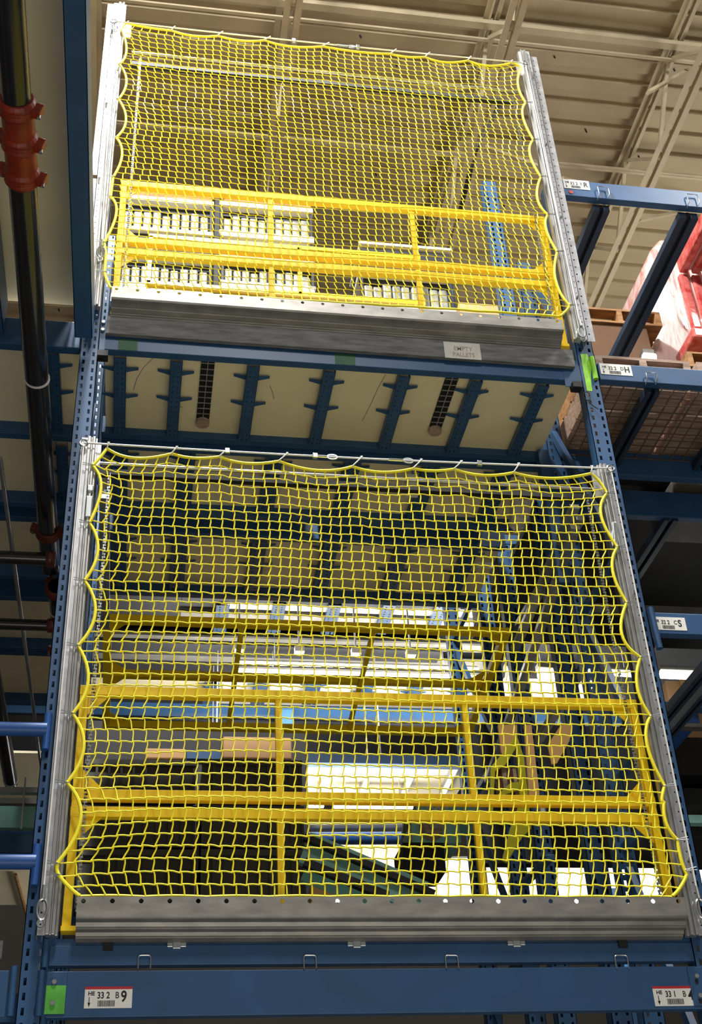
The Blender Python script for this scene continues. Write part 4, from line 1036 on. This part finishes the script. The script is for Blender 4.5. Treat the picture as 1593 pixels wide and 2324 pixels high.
# backdrop of goods in shade
pxbox('carton', 'carton', 506, 662, 1672, 1722, 3.1, .7, 'brown carton on top of the grey crate stack behind the lower net', 'box', bevel=.01)
pxbox('carton', 'carton', 330, 422, 1698, 1722, 3.2, .6, 'brown carton half hidden at the left behind the lower gate', 'box', bevel=.01)
pxbox('rack_beam', 'blue', 424, 506, 1703, 1722, 3.3, .1, 'short piece of blue beam between the two brown cartons', 'rack beam')
def crate(x0, x1, y0, y1, y, d, label, group, m_='crate_grey', ribs=9):
    a = AY(x0, (y0 + y1) / 2, y); b = AY(x1, (y0 + y1) / 2, y); zt = AY((x0 + x1) / 2, y0, y).z; zb = AY((x0 + x1) / 2, y1, y).z
    t = thing('plastic_crate', label, 'crate', ((a.x + b.x) / 2, y, zb), group)
    MB().box(a.x, b.x, y, y + d, zb, zt).build('crate_body', m_, t, bevel=.008)
    h = zt - zb; c = MB(); w = (b.x - a.x) / ribs
    for k in range(ribs + 1): c.box(a.x + k * w - .008, a.x + k * w + .008, y - .02, y, zb + h * .1, zt - h * .12)
    c.box(a.x - .01, b.x + .01, y - .03, y, zt - h * .12, zt); c.box(a.x - .01, b.x + .01, y - .025, y, zb, zb + h * .1)
    c.build('ribs', m_, t)
    return t
gr = 'grey crates behind the lower gate'
crate(460, 682, 1728, 1826, 3.0, .8, 'dark grey crate right of the black gap, top of its stack', gr)
crate(460, 686, 1832, 1925, 3.0, .8, 'dark grey crate right of the black gap, second from top', gr)
crate(458, 690, 1931, 2050, 3.0, .8, 'dark grey crate right of the black gap, lowest in view', gr)
crate(190, 440, 1728, 1826, 3.1, .8, 'dark grey crate left of the black gap, top of its stack', gr)
crate(185, 440, 1832, 1925, 3.1, .8, 'dark grey crate left of the black gap, second from top', gr)
crate(180, 438, 1931, 2050, 3.1, .8, 'dark grey crate left of the black gap, lowest in view', gr)
pxbox('shade_backdrop', 'rubber', 150, 700, 1640, 2060, 4.2, .1, 'black backdrop added for the dark gaps behind the grey crates', 'panel')  # black sheet added so the gaps between the crates stay dark
# window of lit clutter right of the crates
pxbox('rack_beam', 'blue', 690, 1050, 1712, 1733, 4.9, .1, 'blue beam above the bright angled bars behind the lower net', 'rack beam')
for xx, yy in ((.95, 5.15), (2.35, 5.15), (.95, 5.75), (2.35, 5.75)): hang(xx, yy, 5.92, 'hanger rod holding the bright decks behind the lower gate')
mdeck(684, 1050, 1736, 1757, 5.8, 'panel_white', 'bright deck piece behind the lower gate, upper row')
mdeck(684, 1050, 1760, 1800, 5.8, 'panel', 'grey-white deck piece behind the lower gate, lower row')
for i, px in enumerate((748, 845, 943, 1035)):
    a = AZ(px, 1736, 5.77); b = AZ(px - 24, 1800, 5.77)
    single(MB().bar((a.x, a.y, 5.77), (b.x + (a.x - b.x) * .7, b.y, 5.77), .055, .05), 'pale_support_bar', 'steel', 'pale support bar below the bright deck behind the gate, %s from the left' % ['first', 'second', 'third', 'fourth'][i], 'deck support', 'pale bars behind the lower gate', bevel=.004)
lamp_fixture('brightest glowing strip lamp behind the two middle rails of the lower gate, long piece', (758, 1825), (936, 1827), 5.4, .036)
lamp_fixture('short glowing lamp at the left end of the brightest strip', (694, 1825), (734, 1825), 5.4, .032)
for k, (py, w, mm, lb) in enumerate(((1856, .02, 'steel', 'shiny steel rod below the brightest lamp, upper'), (1876, .045, 'steel', 'shiny steel tube below the brightest lamp, middle'), (1903, .05, 'blue_bright', 'blue rail below the shiny steel tubes'))):
    yk = 5.0 - .13 * k; a = AY(690, py, yk); b = AY(905, py - 2, yk)
    b = b + Vector((.35, 0, 0)); single(MB().tube([a, b], w, 12), 'round_rail', mm, lb, 'rail', smooth=True)
hang(.98, 7.9, 5.81, 'hanger rod holding the grey deck behind the blue rail'); hang(1.6, 7.3, 5.81, 'second hanger rod holding the grey deck behind the blue rail')
mdeck(690, 910, 1912, 1946, 5.8, 'panel', 'grey deck behind the blue rail at the bottom of the lower net')
mdeck(690, 1580, 1948, 2140, 5.8, 'panel_white', 'broad white lit ceiling panel seen just above the lower sill')
# teal conveyor side frames (sloping)
for (p, q, w, lb) in (((690, 1925), (960, 2040), .20, 'teal conveyor frame sloping down to the sill, the upper one'), ((690, 1975), (860, 2045), .14, 'teal conveyor frame sloping down to the sill, the lower one')):
    single(MB().bar(AY(*p, 2.5 if w > .15 else 2.6), AY(*q, 2.5 if w > .15 else 2.6), .05, w), 'inclined_conveyor', 'teal', lb, 'conveyor', bevel=.004)
for (p, q, w, lb) in (((690, 1900), (985, 2030), .04, 'black strip above the upper teal frame'), ((690, 1958), (880, 2035), .05, 'black strip between the teal frames')):
    single(MB().bar(AY(*p, 2.43), AY(*q, 2.43), .05, w), 'conveyor_belt', 'rubber', lb, 'conveyor', bevel=.003)
# motor unit
mo = thing('drive_motor', 'pale teal conveyor drive with round hub and black housing behind the right gate post', 'motor', AY(985, 1970, 2.7))
pxbox('gearbox', 'teal', 935, 1045, 1868, 1912, 2.7, .3, 0, 0, parent=mo, bevel=.006)
pxbox('motor_case', 'teal', 1010, 1092, 1822, 1862, 2.85, .3, 0, 0, parent=mo, bevel=.01)
pxbox('name_plate', 'teal', 945, 1020, 1818, 1840, 2.82, .02, 0, 0, parent=mo)
p = AY(969, 1836, 2.815); text_mesh('EQUIP', 'printing', .055, (p.x, p.y, p.z), mo, 'label_white', bold=.002)
pxbox('black_housing', 'rubber', 916, 1010, 1912, 1978, 2.7, .3, 0, 0, parent=mo, bevel=.004)
c = AY(978, 1882, 2.69)
MB().tube([c, c + Vector((0, -.06, 0))], [.075, .06], 20).build('hub', 'wood_grey', mo, smooth=True)
MB().tube([c + Vector((0, -.06, 0)), c + Vector((0, -.08, 0))], .028, 16).build('shaft', 'steel', mo, smooth=True)
single(MB().bar(AY(925, 1850, 3.1), AY(905, 2060, 3.1), .05, .05), 'machine_leg', 'crate_grey', 'grey leg left of the conveyor drive', 'leg')
# orange panels, yellow sheet, dark gaps on the right
pxbox('shade_backdrop', 'dark', 1060, 1600, 1648, 1960, 4.3, .1, 'black backdrop added for the shade behind the orange panels and right rear posts', 'panel')  # added black sheet stands in for the unlit depth
traced('orange_sheet', 'orange_card', [(1130, 1645), (1173, 1645), (1174, 1672), (1142, 1712), (1138, 1708)], 1.55, .02, 'orange panel behind the yellow wrap, left of the tall one', 'panel')
traced('orange_sheet', 'orange_card', [(1190, 1645), (1206, 1645), (1224, 1800), (1222, 1830), (1202, 1830)], 1.5, .02, 'tall narrow orange panel right of the yellow wrap', 'panel')
traced('torn_card', 'orange_card', [(1272, 1646), (1300, 1640), (1292, 1682), (1264, 1732), (1252, 1734), (1243, 1690)], .92, .01, 'torn orange card hanging between the rear posts', 'card')
ys = thing('yellow_wrap', 'yellow plastic safety sheet bent around red striped goods behind the right gate post', 'wrap', AY(1170, 1950, 1.42))
for pts in ([(1172, 1665), (1190, 1720), (1198, 1800), (1206, 1880), (1186, 1900), (1150, 1958), (1140, 1950), (1158, 1880), (1180, 1820), (1176, 1740)], [(1172, 1665), (1176, 1690), (1148, 1735), (1124, 1750), (1118, 1860), (1112, 1850), (1114, 1740), (1144, 1705)], [(1128, 1805), (1160, 1775), (1180, 1775), (1182, 1790), (1150, 1802), (1128, 1818)]):
    tr_part('yellow_sheet', 'yellow_sheet', pts, 1.42, .02, ys, .003)
for i, (xa, xb) in enumerate(((1126, 1138), (1142, 1152), (1156, 1166), (1170, 1178))):
    pxbox('striped_goods', 'wood_grey' if i % 2 else 'coupling_dark', xa, xb, 1735 + 3 * i, 1800 + i * 20, 1.46, .03, 0, 0, parent=ys)
pxbox('hook_bracket', 'panel_white', 1226, 1236, 1820, 1842, 1.5, .03, 'white hooked bracket under the tall orange panel', 'bracket')
# bright patches at the base behind the sill
single(MB().bar(AZ(950, 1975, 5.79), AZ(955, 2045, 5.79), .12, .018), 'printed_strip', 'blue_ink', 'blue printed strip on the white panel left of the right gate post', 'strip')
traced('orange_box', 'orange_card', [(705, 2012), (752, 2012), (762, 2045), (706, 2045)], 2.6, .3, 'orange box corner just above the lower sill in the middle', 'box')
traced('orange_board', 'wood', [(760, 2100), (885, 2100), (890, 2140), (770, 2140)], .9, .2, 'orange wooden board seen through the gap below the lower sill', 'board')
pxbox('dark_backing', 'dark', 100, 640, 2095, 2150, 1.2, .3, 'dark goods behind the gap below the lower sill, left half', 'goods')
pxbox('paper_sign', 'label_white', 1322, 1342, 2112, 2134, 1.5, .01, 'white sign with a black arrow mark in the gap below the sill', 'sign')

# ================================================================== PALLET LOADS BEHIND THE UPPER NET
def bottle_crate(x0, x1, y0, y1, y, d, label, n=9, wood_top=None):
    a = AY(x0, (y0 + y1) / 2, y); b = AY(x1, (y0 + y1) / 2, y); zt = AY((x0 + x1) / 2, y0, y).z; zb = AY((x0 + x1) / 2, y1, y).z
    t = thing('pack_crate', label, 'crate', ((a.x + b.x) / 2, y, zb), 'crates of pale packs behind the upper net')
    h = zt - zb; xa, xb = a.x, b.x
    e = .02
    MB().box(xa, xa + e, y, y + e, zb, zt).build('frame_post', 'rubber', t)
    MB().box(xb - e, xb, y, y + e, zb, zt).build('frame_post', 'rubber', t)
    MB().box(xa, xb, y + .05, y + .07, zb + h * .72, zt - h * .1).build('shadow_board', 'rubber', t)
    MB().box(xa, xb, y + d - .02, y + d, zb, zt).build('back_board', 'rubber', t)
    MB().box(xa - .01, xb + .01, y - .02, y + d, zt - h * .13, zt).build('top_rim', 'panel_white', t, bevel=.006)
    MB().box(xa - .01, xb + .01, y - .02, y + d, zb, zb + h * .10).build('bottom_rim', 'panel_white', t, bevel=.006)
    rr = random.Random(int(x0)); w = (xb - xa - .05) / n
    for k in range(n):
        xx = xa + .025 + k * w
        MB().box(xx + w * .06, xx + w * .94, y + .02 + rr.uniform(0, .03), y + d * .6, zb + h * .1, zt - h * rr.uniform(.26, .36)).build('pack', 'tray_plastic', t, bevel=.012)
    return t
bottle_crate(272, 482, 452, 530, 2.4, .7, 'crate of pale packs at far left behind the upper net, under a thick brown board')
bottle_crate(266, 480, 578, 656, 2.4, .7, 'crate of pale packs at far left behind the upper net, the lower one')
bottle_crate(500, 708, 468, 540, 2.4, .7, 'crate of pale packs second stack, topmost under a brown board', 10)
bottle_crate(502, 710, 540, 590, 2.4, .7, 'crate of pale packs second stack, middle one behind the gate rails', 10)
bottle_crate(502, 712, 592, 652, 2.4, .7, 'crate of pale packs second stack, lowest in view', 10)
bottle_crate(268, 480, 658, 704, 2.4, .7, 'crate of pale packs at far left behind the upper net, mostly hidden by the sill')
bottle_crate(504, 712, 654, 704, 2.4, .7, 'crate of pale packs second stack, mostly hidden by the sill', 10)
bottle_crate(820, 1026, 618, 704, 2.2, .6, 'crate of pale packs standing alone right of the middle behind the upper net', 9)
for (x0, x1, y0, y1, lb) in ((304, 482, 424, 452, 'thick brown wooden lid on the far left crate behind the upper net'), (508, 706, 448, 468, 'thin brown lid on the second crate stack behind the upper net')):
    pxbox('wooden_board', 'wood', x0, x1, y0, y1, 2.4, .6, lb, 'lid', bevel=.01)
pxbox('dark_tray', 'dark', 822, 1020, 570, 613, 2.25, .5, 'dark empty tray on top of the lone crate behind the upper net', 'tray', bevel=.006)
pxbox('tray_rim', 'panel_white', 816, 1022, 555, 560, 2.22, .5, 'pale rim board over the dark tray behind the upper net', 'board')
pxbox('dark_box', 'dark', 268, 478, 534, 576, 2.42, .6, 'dark box between the two far left crates behind the upper net', 'box')
pxbox('carton', 'carton', 1045, 1165, 690, 735, 1.5, .4, 'brown carton just above the right end of the upper sill', 'box', bevel=.005)
pxbox('dark_post', 'dark', 486, 497, 440, 704, 2.42, .05, 'dark post between the first and second crate stacks', 'post')
# long head beam, dark, across the upper opening
a = AY(300, 112, .25); b = AY(1165, 182, .25)
zs1 = min(AY(370, 704, 2.4).z, AY(930, 704, 2.2).z)
sh = thing('storage_shelf', 'dark shelf carrying the crates of pale packs behind the upper net', 'shelf', (1.2, 2.2, zs1 - .1))
MB().box(-.12, 2.55, 2.2, 3.2, zs1 - .05, zs1 - .004).build('shelf_board', 'dark', sh)
MB().box(-.12, 2.55, 2.2, 2.26, zs1 - .13, zs1 - .05).build('shelf_beam', 'blue', sh)
zs2 = AY(440, 2050, 3.0).z
sh = thing('storage_shelf', 'dark shelf under the grey crates, hidden by the lower sill', 'shelf', (1.2, 2.9, zs2 - .1))
MB().box(-.12, 2.55, 2.95, 3.95, zs2 - .05, zs2 - .01).build('shelf_board', 'dark', sh)
MB().box(-.12, 2.55, 3.10, 3.2, zs2 - .12, zs2 - .05).build('shelf_beam', 'blue', sh)
# electrical drop beside the upper right: dark column and tangled cables
cbm_ = MB()
for k in range(4):
    cbm_.tube([AY(1130 + 4 * k, 235, 1.2), AY(1100 - 6 * k, 300 + 12 * k, 1.4), AY(1060 + 3 * k, 400, 1.8), AY(1035 + 2 * k, 500, 2.4)], .006, 5)
single(cbm_, 'cable_bundle', 'dark', 'bundle of dark cables dropping behind the right part of the upper net', 'cable')
# lights that belong to the lamps behind the racks
area_light('strip_lamp_glow', (1.9, 4.9, 6.1), (1.9, 4.9, 9), 2.8, 85, (1, .97, .9), .6)
area_light('strip_lamp_glow', (3.4, 4.8, 6.1), (3.4, 4.9, 9), 1.2, 70, (1, .97, .9), .5)
area_light('strip_lamp_glow', (1.9, 5.2, 5.25), (1.9, 5.4, 8), 1.2, 26, (1, .97, .92), .3)
area_light('strip_lamp_glow', (4.0, 8.5, 4.6), (4.0, 8.6, 9), 6.0, 190, (1, .98, .95), 1.0)
